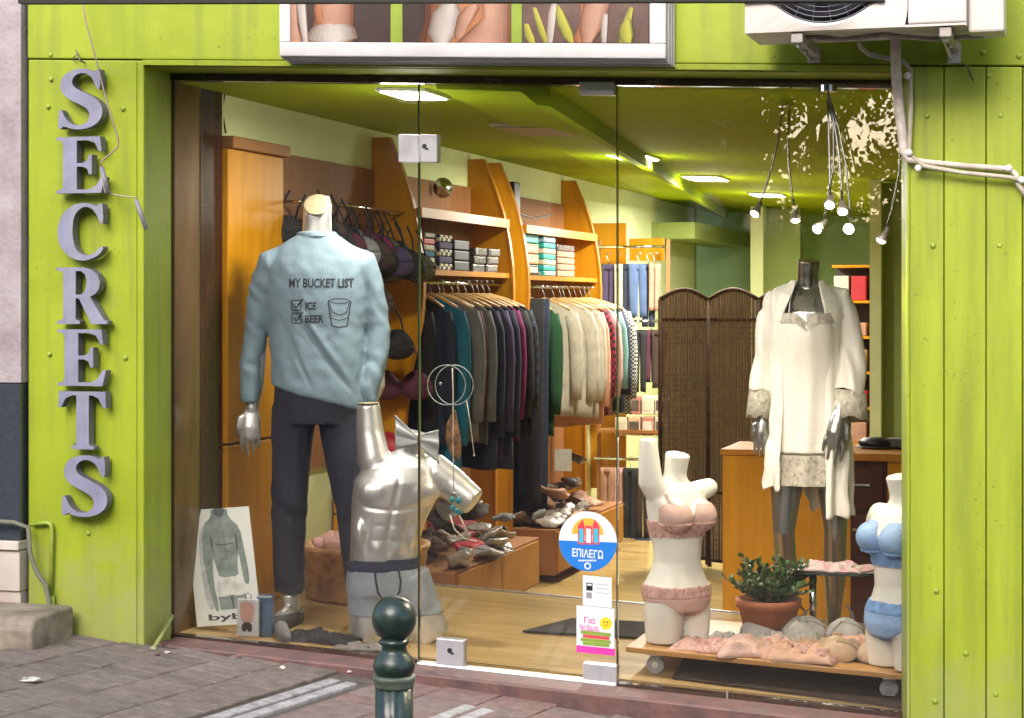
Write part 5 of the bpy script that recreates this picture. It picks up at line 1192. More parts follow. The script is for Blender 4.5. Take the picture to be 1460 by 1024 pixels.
# ================================================================ STREET SIDE OBJECTS
# ---- letters
GL = {
'E': ([(0, 0), (.78, 0), (.84, .28), (.78, .28), (.70, .13), (.58, .065), (.36, .065), (.36, .47), (.46, .47), (.54, .43), (.57, .33), (.62, .33), (.62, .68), (.57, .68), (.54, .58), (.46, .535), (.36, .535), (.36, .935), (.55, .935), (.67, .89), (.74, .74), (.79, .74), (.76, 1), (0, 1), (0, .95), (.08, .935), (.12, .90), (.12, .10), (.08, .065), (0, .05)],),
'T': ([(.24, 0), (.64, 0), (.64, .05), (.57, .065), (.55, .10), (.55, .935), (.62, .93), (.72, .88), (.80, .72), (.85, .72), (.84, 1), (.02, 1), (.01, .72), (.06, .72), (.14, .88), (.24, .93), (.33, .935), (.33, .10), (.31, .065), (.24, .05)],),
'R': ([(0, 0), (.44, 0), (.44, .05), (.38, .07), (.36, .10), (.36, .45), (.42, .45), (.66, 0), (.96, 0), (.96, .05), (.89, .08), (.63, .48), (.73, .53), (.80, .62), (.82, .74), (.77, .87), (.66, .96), (.50, 1), (0, 1), (0, .95), (.08, .93), (.12, .90), (.12, .10), (.08, .07), (0, .05)], [(.36, .52), (.36, .935), (.46, .935), (.54, .87), (.57, .74), (.54, .59), (.46, .52)]),
'C': ([(.80, .22), (.73, .10), (.60, .02), (.44, -.02), (.27, .02), (.12, .14), (.03, .32), (.01, .50), (.04, .70), (.13, .87), (.28, .98), (.45, 1.02), (.60, .99), (.68, .95), (.73, 1.0), (.78, 1.0), (.79, .64), (.74, .64), (.68, .80), (.60, .91), (.49, .955), (.39, .91), (.30, .80), (.27, .62), (.27, .42), (.31, .22), (.39, .11), (.52, .075), (.63, .11), (.75, .25)],),
'S': ([(.69, .66), (.75, .66), (.74, 1.0), (.70, 1.0), (.65, .95), (.55, 1.01), (.40, 1.02), (.24, .99), (.11, .90), (.06, .76), (.09, .62), (.20, .51), (.38, .42), (.52, .34), (.57, .25), (.55, .14), (.47, .07), (.36, .05), (.25, .08), (.15, .18), (.09, .33), (.04, .33), (.03, -.0), (.08, 0), (.13, .05), (.24, .0), (.40, -.02), (.58, .01), (.72, .10), (.79, .24), (.77, .39), (.67, .51), (.50, .60), (.33, .68), (.26, .77), (.28, .87), (.37, .94), (.50, .94), (.61, .86)],)}
LT = [('S', 82, 145, 98, 184), ('E', 79, 148, 194, 276), ('C', 81, 146, 290, 371), ('R', 80, 152, 381, 462), ('E', 81, 150, 470, 550), ('T', 82, 150, 559, 640), ('S', 87, 152, 652, 735)]
ordn = ['top letter S', 'upper letter E', 'letter C', 'letter R', 'lower letter E', 'letter T', 'bottom letter S']
YL = YF-.062
for (ch, x0, x1, y0, y1), od in zip(LT, ordn):
    a_ = P(x0, y1, YL); b_ = P(x1, y0, YL); loops = list(GL[ch])
    if ch in 'SC': loops = [chaikin(loops[0], 1)]
    me = flat_shape(loops, depth=1.0); xs = [q_.co.x for q_ in me.vertices]; W0, W1 = min(xs), max(xs)
    sx = (b_.x-a_.x)/(W1-W0); H = b_.z-a_.z
    for v in me.vertices: v.co = Vector(((v.co.x-W0)*sx, (-v.co.z)*.04+.025, v.co.y*H))
    me.materials.append(letterm); me.materials.append(letters)
    bm = bmesh.new(); bm.from_mesh(me); bmesh.ops.recalc_face_normals(bm, faces=bm.faces)
    for f in bm.faces: f.material_index = 0 if abs(f.normal.y) > .7 else 1
    bm.to_mesh(me); bm.free(); me.polygons.foreach_set('use_smooth', [False]*len(me.polygons))
    t = thing('sign_letter', 'lavender grey serif '+od+' of the vertical shop name', 'sign letter', (a_.x, YL, a_.z), 'letters of the vertical sign'); link('letter_face', me, t)
    pn = MB()
    for dx, dz in ((.2, .08), (.25, .9)): q_ = Vector((a_.x+(b_.x-a_.x)*dx, 0, a_.z+H*dz)); pn.tube([(q_.x, YL+.05, q_.z), (q_.x, YF-.001, q_.z)], .003, 6)
    pn.build('fixing_pin', steel, t)
# ---- loose cable on the pillar
cabm = mat('grey brown cable', (.16, .13, .11), .6); pinkc = mat('pinkish cable', (.30, .2, .18), .6)
pts = [P(x, y, Y) for x, y, Y in ((113, -30, -.30), (122, 30, -.30), (138, 88, -.31), (147, 125, -.33), (158, 165, -.33), (169, 200, -.32), (168, 210, -.32), (145, 230, -.33), (143, 238, -.33))]
t = thing('loose_cable', 'loose grey cable running down past the letters S and E', 'cable', pts[0]); MB().tube(pts, .0032, 7).build('cable', pinkc, t, True)
t2 = thing('cable_end', 'cable tail with a grey metal connector hanging right of the letter C', 'cable', P(195, 283, -.3)); MB().tube([P(143, 240, -.33), P(150, 275, -.33), P(170, 279, -.30), P(195, 282, -.29)], .0028, 7).build('cable', mat('cream cable', (.5, .45, .36), .6), t2, True)
MB().tube([P(145, 238, -.33), P(154, 275, -.33)], .009, 8).build('plug', mat('grey plug', (.2, .2, .24), .4), t2, True); MB().tube([P(194, 285, -.29), P(208, 326, -.285)], .0085, 8).build('connector', mat('grey plug', (.2, .2, .24), .4), t2, True)
o = MB().tube([P(106, 88, YF-.01), P(106, 80, YF-.02), P(112, 78, YF-.02), P(108, 72, YF-.02), P(114, 86, YF-.03), P(122, 90, YF-.01)], .003, 6).build('wire_stub', cabm); tag(o, 'tangled dark wire stub above the top letter S', 'wire')
# pipes at the left foot
gp = mat('lime painted pipe', (.33, .42, .05), .45, 0, .2, 10)
t = thing('wall_pipe', 'lime painted pipe bending down the foot of the green pillar', 'pipe', P(72, 900, YF-.02)); zz_ = YF-.018
MB().tube([P(44, 748, zz_), P(66, 745, zz_), P(72, 747, zz_), P(74, 754, zz_), P(72, 850, zz_)], .008, 10).build('pipe', gp, t, True); MB().tube([P(73, 850, zz_), P(73, 906, zz_)], .014, 12).build('pipe_sleeve', gp, t, True)
t = thing('conduit', 'grey flexible conduit curving beside the doorstep', 'pipe', P(45, 760, YF-.05)); MB().tube([P(-30, 742, YF-.07), P(20, 745, YF-.07), P(40, 752, YF-.06), P(43, 790, YF-.055), P(52, 815, YF-.05), P(65, 835, YF-.05), P(70, 860, YF-.05), P(66, 880, YF-.06), P(52, 918, YF-.08)], .009, 10).build('pipe', mat('grey green conduit', (.17, .17, .12), .6), t, True)
t = thing('drain_pipe', 'short lime pipe slanting across the foot of the pillar reveal', 'pipe', P(217, 925, YF-.04)); MB().tube([P(246, 878, -.06), P(236, 898, -.13), P(219, 925, YF-.03)], [.008, .008, .009], 12).build('pipe', mat('dull olive pipe', (.20, .23, .06), .6, 0, .3, 20), t, True); MB().ell(P(219, 925, YF-.035), (.013, .012, .011), 12, 8).build('pipe_end', mat('pale fitting', (.30, .32, .15), .6), t, True)
o = cloth(G(45, 970, G0+.006, GK), (.05, .03, .004), fb['white'], 'scrap of white paper on the pavers at the left', 30, 'litter', amp=.006, name='paper_scrap')
for k, (x, y) in enumerate(((224, 933), (240, 930), (340, 936), (402, 952), (470, 952), (498, 957))):
    p = G(x, y, G0+.004, GK); mb = MB().ell(p, (.012, .009, .005), 8, 5); 
    for q_ in mb.v: q_ += Vector(noise.noise_vector(q_*60))*.008
    o = mb.build('pebble', fb['cream2'] if k % 2 else redstone); tag(o, ('pale crumb', 'brown crumb')[1-k % 2]+' of mortar '+('by the slanting pipe', 'just right of the slanting pipe', 'below the advert board', 'below the mannequin feet', 'left of the bollard', 'nearest the bollard')[k], 'rubble')
# ---- bollard
Yb_ = -1.35
c = P(562, 900, Yb_); zb0 = grd(c.x)
t = thing('bollard', 'dark green cast iron bollard with a ball top in front of the door', 'bollard', (c.x, Yb_, zb0))
R2z = lambda y: P(562, y, Yb_).z
s_ = (P(592, 900, Yb_)-P(562, 900, Yb_)).length/30.
bm1 = mat('dark green bollard paint', (.015, .034, .025), .36, 0, .3, 14, .2, 30, coat=.2)
def lz(rows): return [(r_*s_, R2z(y)) for r_, y in rows]
cc = (c.x, Yb_, 0)
ball = MB(); ball.ell(Vector((c.x, Yb_, R2z(882))), (30*s_, 30*s_, 31*s_), 40, 24); ball.build('ball', bm1, t, True)
MB().lathe(lz([(1, 905), (15, 908), (17, 911), (20, 913), (20.5, 917), (17, 920), (17, 927), (19, 931), (26, 939), (28.5, 948), (28, 955), (24, 961), (23, 963)]), cc, 40).build('neck', bm1, t, True)
MB().lathe(lz([(22, 962), (28, 962.5), (29.5, 966), (28, 970), (26.5, 972), (27, 977), (25.5, 980)]), cc, 40).build('collar', mat('worn bollard collar', (.10, .12, .09), .45, 0, .5, 20, var2=(.025, .05, .035)), t, True)
sh_ = MB(); n_ = 48
zt_ = R2z(979); sh_.rings([[(c.x+(25.5*s_)*(1 if (j//2) % 2 else .95)*math.cos(2*PI*j/n_), Yb_+(25.5*s_)*(1 if (j//2) % 2 else .95)*math.sin(2*PI*j/n_), z) for j in range(n_)] for z in (zb0-.01, zt_)]); sh_.build('shaft', bm1, t, True)
MB().lathe([(.09, zb0-.002), (.09, zb0+.05), (.07, zb0+.07), (.06, zb0+.1)], cc, 32).build('base', bm1, t, True)

# ---- light box poster
Yp = YF-.10
pt_ = thing('light_box', 'white framed light box poster of bare legs and torsos above the window', 'poster', P(680, 50, Yp))
ztop = 3.0
def lb(x, y, Y=Yp): return P(x, y, Y)
bi = (I(398, 80, Yp)+I(948, 84, Yp))/2; xl = P(398, 50, Yp).x; xr2 = P(949, 50, Yp).x; fr = .05
wf = mat('white aluminium frame', (.70, .68, .66), .35, 0, .05, 10); wside = mat('grey box side', (.50, .49, .50), .4)
TB = bi+.62
MB().sbox(xl, xr2, Yp+.018, YF-.006, bi-.006, TB).build('box', wside, pt_)
bevel(MB().sbox(xl, xr2, Yp, Yp+.016, bi, bi+fr).build('frame_rail', wf, pt_), .004)
for xx0, xx1 in ((xl, xl+.04), (xr2-.055, xr2)): bevel(MB().sbox(xx0, xx1, Yp+.0005, Yp+.0155, bi+fr+.001, TB).build('frame_stile', wf, pt_), .004)
for kk in range(3): MB().sbox(xl+.01, xr2+.006+.004*kk, Yp+.03+.022*kk, Yp+.038+.022*kk, bi-.012-.003*kk, TB).build('rib', wside, pt_)
MB().sbox(xl+.04, xr2-.055, Yp+.009, Yp+.014, bi+fr+.001, TB).build('poster_sheet', mat('dark plum print', (.040, .018, .014), .35, 0, .3, 3, coat=.4), pt_)
sheet = pt_.children[-1]
def ps(x, y, h=0): p = P(x, y, Yp+.0085-h); return p
def pshape(pts, m, h, sm=1):
    ys_ = [b_ for a_, b_ in pts]; ym = (min(ys_)+max(ys_))/2; tp = [q for q in pts if q[1] <= ym]; bt_ = [q for q in pts if q[1] > ym]
    mid = lambda L_: ((min(q[0] for q in L_)+max(q[0] for q in L_))/2, sum(q[1] for q in L_)/len(L_))
    (ta, tb), (ba_, bb_) = mid(tp), mid(bt_); nl = 6 if m.name in ('print skin', 'print pale skin', 'print white', 'print yellow leaf') else 1
    for k_ in range(nl):
        f_ = 1-.15*k_; out = []
        for a_, b_ in chaikin(pts, sm):
            cx = ta+(ba_-ta)*(b_-tb)/((bb_-tb) or 1); cx = min(max(cx, min(q[0] for q in pts)), max(q[0] for q in pts)); out.append((cx+(a_-cx)*f_+1.0*k_*(1-f_), -b_))
        me = flat_shape([out]); off = pt_.location; map_mesh(me, lambda x, y, z: ps(x, -y, h+.00006*k_)-off)
        if nl > 1:
            base = {k2: (tuple(q*.6 for q in v2[0]), tuple(q*.62 for q in v2[1])) for k2, v2 in {'print skin': ((.16, .035, .010), (.58, .22, .08)), 'print pale skin': ((.26, .08, .03), (.66, .36, .24)), 'print white': ((.30, .20, .15), (.74, .66, .60)), 'print yellow leaf': ((.12, .14, .01), (.62, .58, .06))}.items()}[m.name]
            c_ = Vector(base[0]).lerp(Vector(base[1]), (k_/(nl-1))**.7); me.materials.append(mat('%s tone %d' % (m.name, k_), tuple(c_), .35, 0, .08, 9, coat=.3))
        else: me.materials.append(m)
        link('print', me, sheet)
sk1 = mat('print skin', (.52, .24, .12), .35, 0, .25, 11, coat=.3, var2=(.24, .08, .03)); sk2 = mat('print pale skin', (.60, .38, .30), .35, 0, .2, 9, coat=.3, var2=(.36, .16, .09)); wh2 = mat('print white', (.62, .52, .46), .4, 0, .15, 8); gbar = mat('print green bar', (.22, .30, .02), .4, 0, .1, 6); ylf = mat('print yellow leaf', (.50, .46, .03), .4, 0, .3, 10, var2=(.25, .28, .02)); brn = mat('print brown', (.10, .045, .035), .4, 0, .3, 6)
T_ = -90
pshape([(407, T_), (407, 61), (433, 61), (424, 35), (416, T_)], sk2, .0006, 0); pshape([(412, T_), (430, T_), (440, 61), (432, 61), (425, 30)], wh2, .001, 0)
pshape([(448, T_), (506, T_), (503, 61), (436, 61), (446, 42), (450, 20)], sk2, .0006, 0); pshape([(440, 45), (452, 33), (480, 36), (504, 34), (512, 61), (434, 61)], wh2, .001); pshape([(446, 5), (456, 5), (462, 30), (450, 38)], sk1, .0012)
pshape([(557, T_), (573, T_), (574, 61), (557, 61)], gbar, .0008, 0)
pshape([(608, T_), (728, T_), (728, 61), (597, 61), (606, 30)], sk1, .0006, 0); pshape([(620, 5), (660, 2), (652, 61), (606, 61)], wh2, .001); pshape([(672, T_), (728, T_), (728, 61), (650, 61), (690, 25)], sk2, .001, 0); pshape([(655, 12), (690, 2), (668, 40), (644, 61)], sk2, .0014)
pshape([(729, T_), (744, T_), (744, 61), (729, 61)], gbar, .0008, 0)
pshape([(745, T_), (924, T_), (924, 61), (745, 61)], brn, .0004, 0)
for pts, m_ in (([(746, 25), (768, 61), (748, 61)], ylf), ([(757, 10), (772, 61), (784, 61), (764, 12)], ylf), ([(783, 5), (795, 5), (788, 61), (778, 61)], wh2), ([(797, 0), (824, 61), (806, 61), (790, 25)], ylf), ([(820, -10), (848, -10), (836, 61), (812, 61), (830, 25)], sk1), ([(836, -20), (880, -20), (852, 61), (822, 61)], sk2), ([(858, 20), (866, 20), (864, 61), (856, 61)], wh2), ([(896, 8), (902, 14), (898, 61), (876, 61)], ylf), ([(880, 40), (900, 20), (905, 61), (884, 61)], ylf)): lay_ = globals().get('lay_', .0012)+.0004; pshape(pts, m_, lay_)
for x0_ in (561, 734):
    continue
    tmx = text_mesh('SECRETS', .1, None); ys = [v.co.x for v in tmx.vertices]; mx_ = max(ys)
    map_mesh(tmx, lambda x, y, z: ps(x0_+9-(-y)*90-9+0, 52-x/mx_*110, .0012)-pt_.location); tmx.materials.append(mat('print pale green', (.45, .5, .2), .5)); link('print_text', tmx, sheet)
# dark awning cassette above
ya = -.62
ai = I(700, 3, ya-.02)
t = thing('awning', 'dark rolled awning just under the top edge of the picture', 'awning', P(600, 0, ya)); xz = P(1262, 0, ya).x
MB().sbox(P(30, 0, ya).x, xz, ya-.02, ya+.02, ai+.0, ai+.04).build('cassette', mat('dark awning metal', (.012, .011, .008), .7), t)
for xx in (pl+.4, (pl+xz)/2, xz-.3): MB().tube([(xx, ya+.015, ai-K*xx+.03), (xx, YF-.004, ai-K*xx+.7)], .012, 8).build('awning_bracket', MATS['dark awning metal'], t)

# ---- air conditioner
Ya = -.62
white_ac = mat('cream white enamel', (.62, .57, .53), .4, 0, .12, 4, .05, 30, var2=(.50, .44, .40)); acd = mat('dirty cream metal', (.42, .37, .33), .5, 0, .3, 12)
al = P(1062, 20, Ya).x; ar_ = P(1378, 20, Ya).x; ab = P(1200, 42, Ya).z; at_ = ab+.56
t = thing('air_conditioner', 'cream outdoor air conditioner on brackets above the green boards', 'air conditioner', (al, Ya, ab))
fan = P(1176, -69, Ya); fr_ = (P(1176, 33, Ya)-P(1176, -69, Ya)).length; fz = fan.z
# casing with a round opening in front
cs = MB(); n_ = 48; xm = fan.x+fr_+.03
circ = [(fan.x+fr_*math.cos(2*PI*j/n_), fz+fr_*math.sin(2*PI*j/n_)) for j in range(n_)]
def sq(x, z):
    dx, dz = x-fan.x, z-fz; kx = ((al if dx < 0 else xm)-fan.x)/dx if abs(dx) > 1e-6 else 1e9; kz = ((ab if dz < 0 else at_)-fz)/dz if abs(dz) > 1e-6 else 1e9; k_ = min(abs(kx), abs(kz)); return (fan.x+dx*k_, fz+dz*k_)
cs.rings([[(x, Ya, z) for x, z in (sq(*c_) for c_ in circ)], [(x, Ya-.006, z) for x, z in ((fan.x+(x-fan.x)*1.04, fz+(z-fz)*1.04) for x, z in circ)], [(x, Ya, z) for x, z in circ], [(x, Ya+.10, z) for x, z in circ]], cap=False)
cs.build('front_panel', white_ac, t)
MB().box(al, ar_, Ya+.0025+.28, Ya+.285, ab, at_).build('rear_panel', white_ac, t)
bx2 = MB(); bx2.box(al, al+.004, Ya, Ya+.28, ab, at_); bx2.box(al+.004, ar_, Ya+.002, Ya+.28, ab-.001, ab+.006); bx2.box(al+.004, ar_, Ya, Ya+.28, at_-.004, at_); bx2.build('casing', white_ac, t)
bevel(MB().box(xm+.001, ar_, Ya-.001, Ya+.27, ab+.007, at_-.005).build('side_casing', white_ac, t), .006)
MB().tube([(xm+.02, Ya-.004, at_-.1), (xm+.02, Ya-.004, ab+.09), (ar_-.04, Ya-.004, ab+.09), (ar_-.04, Ya-.004, at_-.1)], .0016, 5).build('panel_groove', acd, t)
vx = P(1432, 20, Ya+.05).x
bevel(MB().box(ar_+.001, vx, Ya+.05, Ya+.2, P(1400, 46, Ya+.05).z, ab+.26).build('valve_cover', white_ac, t), .008)
MB().lathe([(.001, 0), (fr_, 0)], (0, 0, 0), 30).build('x', black, t) if False else None
d_ = MB(); d_.rings([[(fan.x+r_*math.cos(2*PI*j/30), Ya+.095, fz+r_*math.sin(2*PI*j/30)) for j in range(30)] for r_ in (.001, fr_)], cap=False); d_.build('fan_back', mat('dark fan well', (.015, .015, .018), .7), t)
fb_ = MB()
for k in range(3):
    def bl3(u, v, k=k): a_ = 2*PI*k/3+v*1.5+.3; r_ = .04+u*(fr_*.88-.04); return (fan.x+r_*math.cos(a_), Ya+.05+.04*v, fz+r_*math.sin(a_))
    fb_.grid(6, 8, bl3)
o = fb_.build('fan_blades', mat('grey fan plastic', (.08, .08, .09), .4), t, True, fix=False); so_ = o.modifiers.new('t', 'SOLIDIFY'); so_.thickness = .003
gr_ = MB()
for k in range(1, 15): r_ = fr_*k/14.2; gr_.tube([(fan.x+r_*math.cos(2*PI*j/40), Ya-.003, fz+r_*math.sin(2*PI*j/40)) for j in range(41)], .0013, 4)
for k in range(24): a_ = 2*PI*k/24; gr_.tube([(fan.x+.03*math.cos(a_), Ya-.001, fz+.03*math.sin(a_)), (fan.x+fr_*math.cos(a_+.35), Ya-.001, fz+fr_*math.sin(a_+.35))], .0012, 4)
o = gr_.build('fan_grille', mat('grille wire', (.25, .26, .33), .4, .5), t, True); o['kind'] = 'stuff'
# brackets
for bxp, ex in ((1092, 1160), (1318, 1360)):
    f_ = P(bxp, 44, Ya+.02); w_ = P(ex, 62, YF-.006); w2 = P(ex, 86, YF-.006); x_ = w_.x
    br = thing('ac_bracket', ('left' if bxp < 1200 else 'right')+' cream steel bracket carrying the air conditioner', 'bracket', (x_, YF, w2.z))
    zt2 = ab-.004
    ba = MB(); ba.box(x_-.018, x_+.018, Ya+.01, YF-.01, zt2-.03, zt2-.0); bevel(ba.build('arm', acd, br), .003)
    g_ = MB(); g_.prism([(Ya+.05, zt2-.031), (YF-.012, zt2-.031), (YF-.012, w2.z), (YF-.04, w2.z)], lambda y, z, d: (x_-.012+d, y, z), .004); g_.build('gusset', white_ac, br)
    MB().box(x_-.02, x_+.022, YF-.011, YF-.005, w2.z-.01, zt2-.001).build('wall_flange', white_ac, br)
    bo = MB(); 
    for yy in (Ya+.05, Ya+.2): bo.tube([(x_, yy, zt2-.04), (x_, yy, zt2+.0)], .007, 8)
    bo.build('bolt', steel, br)
o = MB().tube([P(1140, 52, Ya+.1), P(1200, 56, Ya+.1), P(1260, 50, Ya+.1), P(1330, 56, Ya+.12), P(1402, 52, Ya+.15)], .008, 8).build('drain_tray_edge', acd, t, True)
# pipes
pw = mat('dirty white tape', (.60, .54, .48), .65, 0, .2, 20, .3, 60, var2=(.42, .36, .30)); yb = YF-.03
t = thing('pipe_bundle', 'thick taped white pipe dropping from the air conditioner beside the green boards', 'pipe', P(1278, 60, yb))
MB().tube([P(x, y, Y) for x, y, Y in ((1277, 40, yb-.15), (1277, 80, yb-.06), (1278, 110, yb-.02), (1281, 150, yb-.01), (1286, 190, yb), (1288, 215, yb), (1296, 228, yb), (1320, 231, yb), (1370, 236, yb), (1438, 241, yb), (1448, 248, yb), (1452, 262, yb), (1466, 285, yb))], [.017, .017, .017, .017, .016, .015, .011, .009, .009, .009, .009, .009, .009], 12).build('pipe', pw, t, True)
for (x, y) in ((1294, 108), (1296, 218), (1309, 240), (1438, 240), (1457, 257)): MB().ell(P(x, y, yb-.012), (.012, .01, .012), 12, 8).build('pipe_clip', wf, t, True)
t = thing('thin_pipe', 'thin beige pipe looping from the unit and running beside the thick one', 'pipe', P(1300, 150, yb))
MB().tube([P(x, y, Y) for x, y, Y in ((1224, 58, yb-.1), (1227, 68, yb-.05), (1240, 78, yb), (1268, 84, yb), (1288, 88, yb), (1298, 100, yb), (1299, 150, yb), (1296, 215, yb-.004), (1300, 224, yb), (1318, 237, yb-.018), (1370, 246, yb-.01), (1440, 253, yb-.01), (1470, 262, yb-.01))], .0075, 10).build('pipe', mat('beige pipe', (.48, .43, .33), .5, 0, .15, 14), t, True)
o = MB().tube([P(1372, 91, YF-.01), P(1380, 95, YF-.03), P(1384, 108, YF-.03), P(1388, 115, YF-.02)], [.003, .003, .005, .003], 7).build('wire_stub', mat('olive wire', (.15, .17, .06), .6), None, True); tag(o, 'short wire stub poking out above the green boards', 'wire')

# ---- stickers on the door
ys = -.0012
def disc(cx, cy, r_, h, m, nm, par, rng=(0, 2*PI), ns=48):
    c_ = P(cx, cy, ys); rr2 = r_; pts = [(c_.x+rr2*math.cos(rng[0]+(rng[1]-rng[0])*j/ns), c_.z+rr2*math.sin(rng[0]+(rng[1]-rng[0])*j/ns)) for j in range(ns+(0 if rng[1]-rng[0] > 6 else 1))]
    mb = MB(); mb.face([(x, ys-h, z) for x, z in pts]); return mb.build(nm, m, par, fix=False)
def rect(x0, y0, x1, y1, h, m, nm, par, skew=0):
    a_ = P(x0, y1, ys); b_ = P(x1, y0, ys); w = b_.x-a_.x; kk = K*w
    mb = MB(); mb.face([(a_.x, ys-h, a_.z+kk/2), (b_.x, ys-h, a_.z-kk/2), (b_.x, ys-h, b_.z-kk/2), (a_.x, ys-h, b_.z+kk/2)]); return mb.build(nm, m, par, fix=False)
def txt(s, x0, y1, w_px, h_px, h, m, par, bold=0):
    a_ = P(x0, y1, ys); b_ = P(x0+w_px, y1-h_px, ys); me = text_mesh(s, 1, None, bold=bold); xs = [v.co.x for v in me.vertices]; yv = [v.co.y for v in me.vertices]
    W0, W1, H1 = min(xs), max(xs), max(yv); tot = Vector((0, 0, 0)); o = par
    while o is not None: tot += o.location; o = o.parent
    for v in me.vertices:
        x = a_.x+(v.co.x-W0)/(W1-W0)*(b_.x-a_.x); v.co = Vector((x, ys-h, a_.z+v.co.y/H1*(b_.z-a_.z)-K*(x-a_.x)))-tot
    me.materials.append(m); return link('lettering', me, par)
swh = mat('sticker white', (.66, .70, .74), .4, 0, .03); sbl = mat('sticker blue', (.01, .16, .55), .4, 0, .05); sred = mat('sticker red', (.65, .05, .09), .4); sor = mat('sticker orange', (.85, .42, .05), .4); scy = mat('sticker cyan', (.05, .42, .6), .4)
t = thing('round_sticker', 'round white and blue sticker with three red stalls on the door glass', 'sticker', P(838, 773, ys)); rr2 = (P(877, 773, ys).x-P(799, 773, ys).x)/2*1.06
bs = disc(838, 772, rr2, .0, swh, 'disc', t); disc(838, 772, rr2*.995, .0008, sbl, 'blue_half', t, (PI, 2*PI))
bs = t.children[0]
me = disc(838, 762, rr2*.55, .0008, sor, 'sun', t, (.0, PI))
for k in range(3):
    x = 824+k*10.5; rect(x, 750, x+9.6, 776, .0014, sred, 'stall', t); rect(x+1.6, 754, x+8, 774, .002, scy if k != 1 else swh, 'stall_window', t); 
    mb = MB(); a_ = P(x, 750, ys); b_ = P(x+9.6, 750, ys); c_ = P(x+5+(k-1)*-2, 740, ys); mb.face([(a_.x, ys-.0014, a_.z), (b_.x, ys-.0014, b_.z), (c_.x, ys-.0014, c_.z)]); mb.build('stall_roof', sred if k != 1 else sor, t, fix=False)
txt('ΕΠΙΛΕΓΩ', 816, 793, 44, 10, .0016, swh, t, .02); txt('•••••• •••••• •••••', 816, 797, 44, 2, .0016, scy, t) if False else None
txt('2023-2024', 825, 801, 26, 4, .0016, swh, t) if False else None
for k in range(9): rect(825+k*2.9, 798, 827+k*2.9, 800.5, .0016, swh, 'small_print', t)
disc(838, 807, rr2*.12, .0016, swh, 'emblem', t); disc(838, 807, rr2*.07, .0022, sbl, 'emblem', t)
t = thing('card_sticker', 'white card sticker with a small black and grey terminal symbol', 'sticker', P(851, 845, ys)); rect(831, 823, 872, 864, 0, swh, 'card', t); rect(836, 831, 845, 842, .0008, black, 'symbol', t); rect(837.5, 832.5, 843.5, 835, .0014, swh, 'symbol', t); rect(836, 845, 844, 853, .0008, mat('grey ink', (.25, .25, .27), .5), 'symbol', t)
for k in range(3): rect(850, 833+k*6, 868, 834+k*6, .0008, mat('pale ink', (.5, .5, .53), .5), 'small_print', t)
t = thing('flyer', 'pale blue flyer with pink and green writing and a yellow smiling face', 'flyer', P(850, 898, ys)); rect(822, 867, 876, 930, 0, mat('flyer pale blue', (.50, .68, .78), .45, 0, .1, 10, var2=(.66, .66, .7)), 'sheet', t); rect(822, 924, 877, 931, .0008, mat('flyer magenta', (.75, .04, .33), .45), 'stripe', t)
pk_ = mat('pink ink', (.75, .03, .28), .5); gk_ = mat('olive green ink', (.22, .32, .03), .5); rd_ = mat('red ink', (.6, .05, .06), .5)
txt('Για', 833, 888, 16, 8, .0008, pk_, t, .02); txt('Να βρείτε', 827, 898, 28, 7, .0008, pk_, t, .02)
for k in range(4): rect(828+(k % 2)*3, 902+k*5.2, 871-(k % 2)*2, 904.6+k*5.2, .0008, (gk_, rd_)[k == 1], 'small_print', t)
disc(864, 889, rr2*.21, .0008, mat('smiley yellow', (.85, .62, .03), .4), 'smiley', t); disc(861.8, 887, rr2*.028, .0014, black, 'smiley_eye', t); disc(866, 887, rr2*.028, .0014, black, 'smiley_eye', t); c_ = P(864, 890, ys-.0014); MB().tube([(c_.x-.008, ys-.0015, c_.z-.0), (c_.x-.004, ys-.0015, c_.z-.005), (c_.x+.004, ys-.0015, c_.z-.005), (c_.x+.008, ys-.0015, c_.z)], .0008, 4).build('smiley_mouth', black, t)
# ---- charm hanging on a suction ring inside the glass
yi = .03
t = thing('hanging_charm', 'clear ring on the glass with a cord, shell charm and turquoise tassel', 'ornament', P(640, 549, yi)); clr = mat('clear plastic rim', (.38, .44, .42), .15, 0, .05, coat=.5)
for cx in (637, 648): c_ = P(cx, 549, yi); r_ = (P(660, 549, yi).x-P(633, 549, yi).x); MB().tube([(c_.x+r_*math.cos(2*PI*j/40), yi-.004, c_.z+r_*math.sin(2*PI*j/40)) for j in range(41)], .0016, 6).build('ring', clr, t, True)
c_ = P(628, 547, yi-.01); MB().ell(c_, (.006, .006, .006), 12, 8).build('suction_knob', steel, t, True); 
MB().tube([P(645, 525, yi), P(646, 560, yi), P(646, 640, yi), P(647, 700, yi)], .0022, 6).build('cord', fb['cream2'], t, True); MB().tube([P(665, 570, yi), P(670, 600, yi), P(676, 648, yi)], .0018, 6).build('second_cord', fb['cream2'], t, True); MB().ell(P(676, 649, yi), (.004, .004, .005), 10, 6).build('bead', fb['cream2'], t, True)
MB().tube([P(648, 588, yi+.01), P(645, 605, yi+.01), P(646, 625, yi+.01), P(650, 645, yi+.01), P(652, 655, yi+.01)], [.008, .022, .03, .022, .007], 12, .4, True).build('shell_charm', mat('brown gold charm', (.30, .15, .06), .4, 0, .5, 30, .5, 60), t, True)
r = random.Random(4); tq = mat('turquoise', (.01, .35, .42), .4, 0, .3, 40)
for k in range(9): MB().ell(P(649+r.uniform(-7, 7), 722+r.uniform(-12, 13), yi+r.uniform(-.008, .008)), (.009, .008, .010), 10, 6).build('tassel_bead', tq, t, True)
MB().ell(P(648, 704, yi), (.009, .009, .009), 12, 8).build('steel_bead', chrome, t, True)
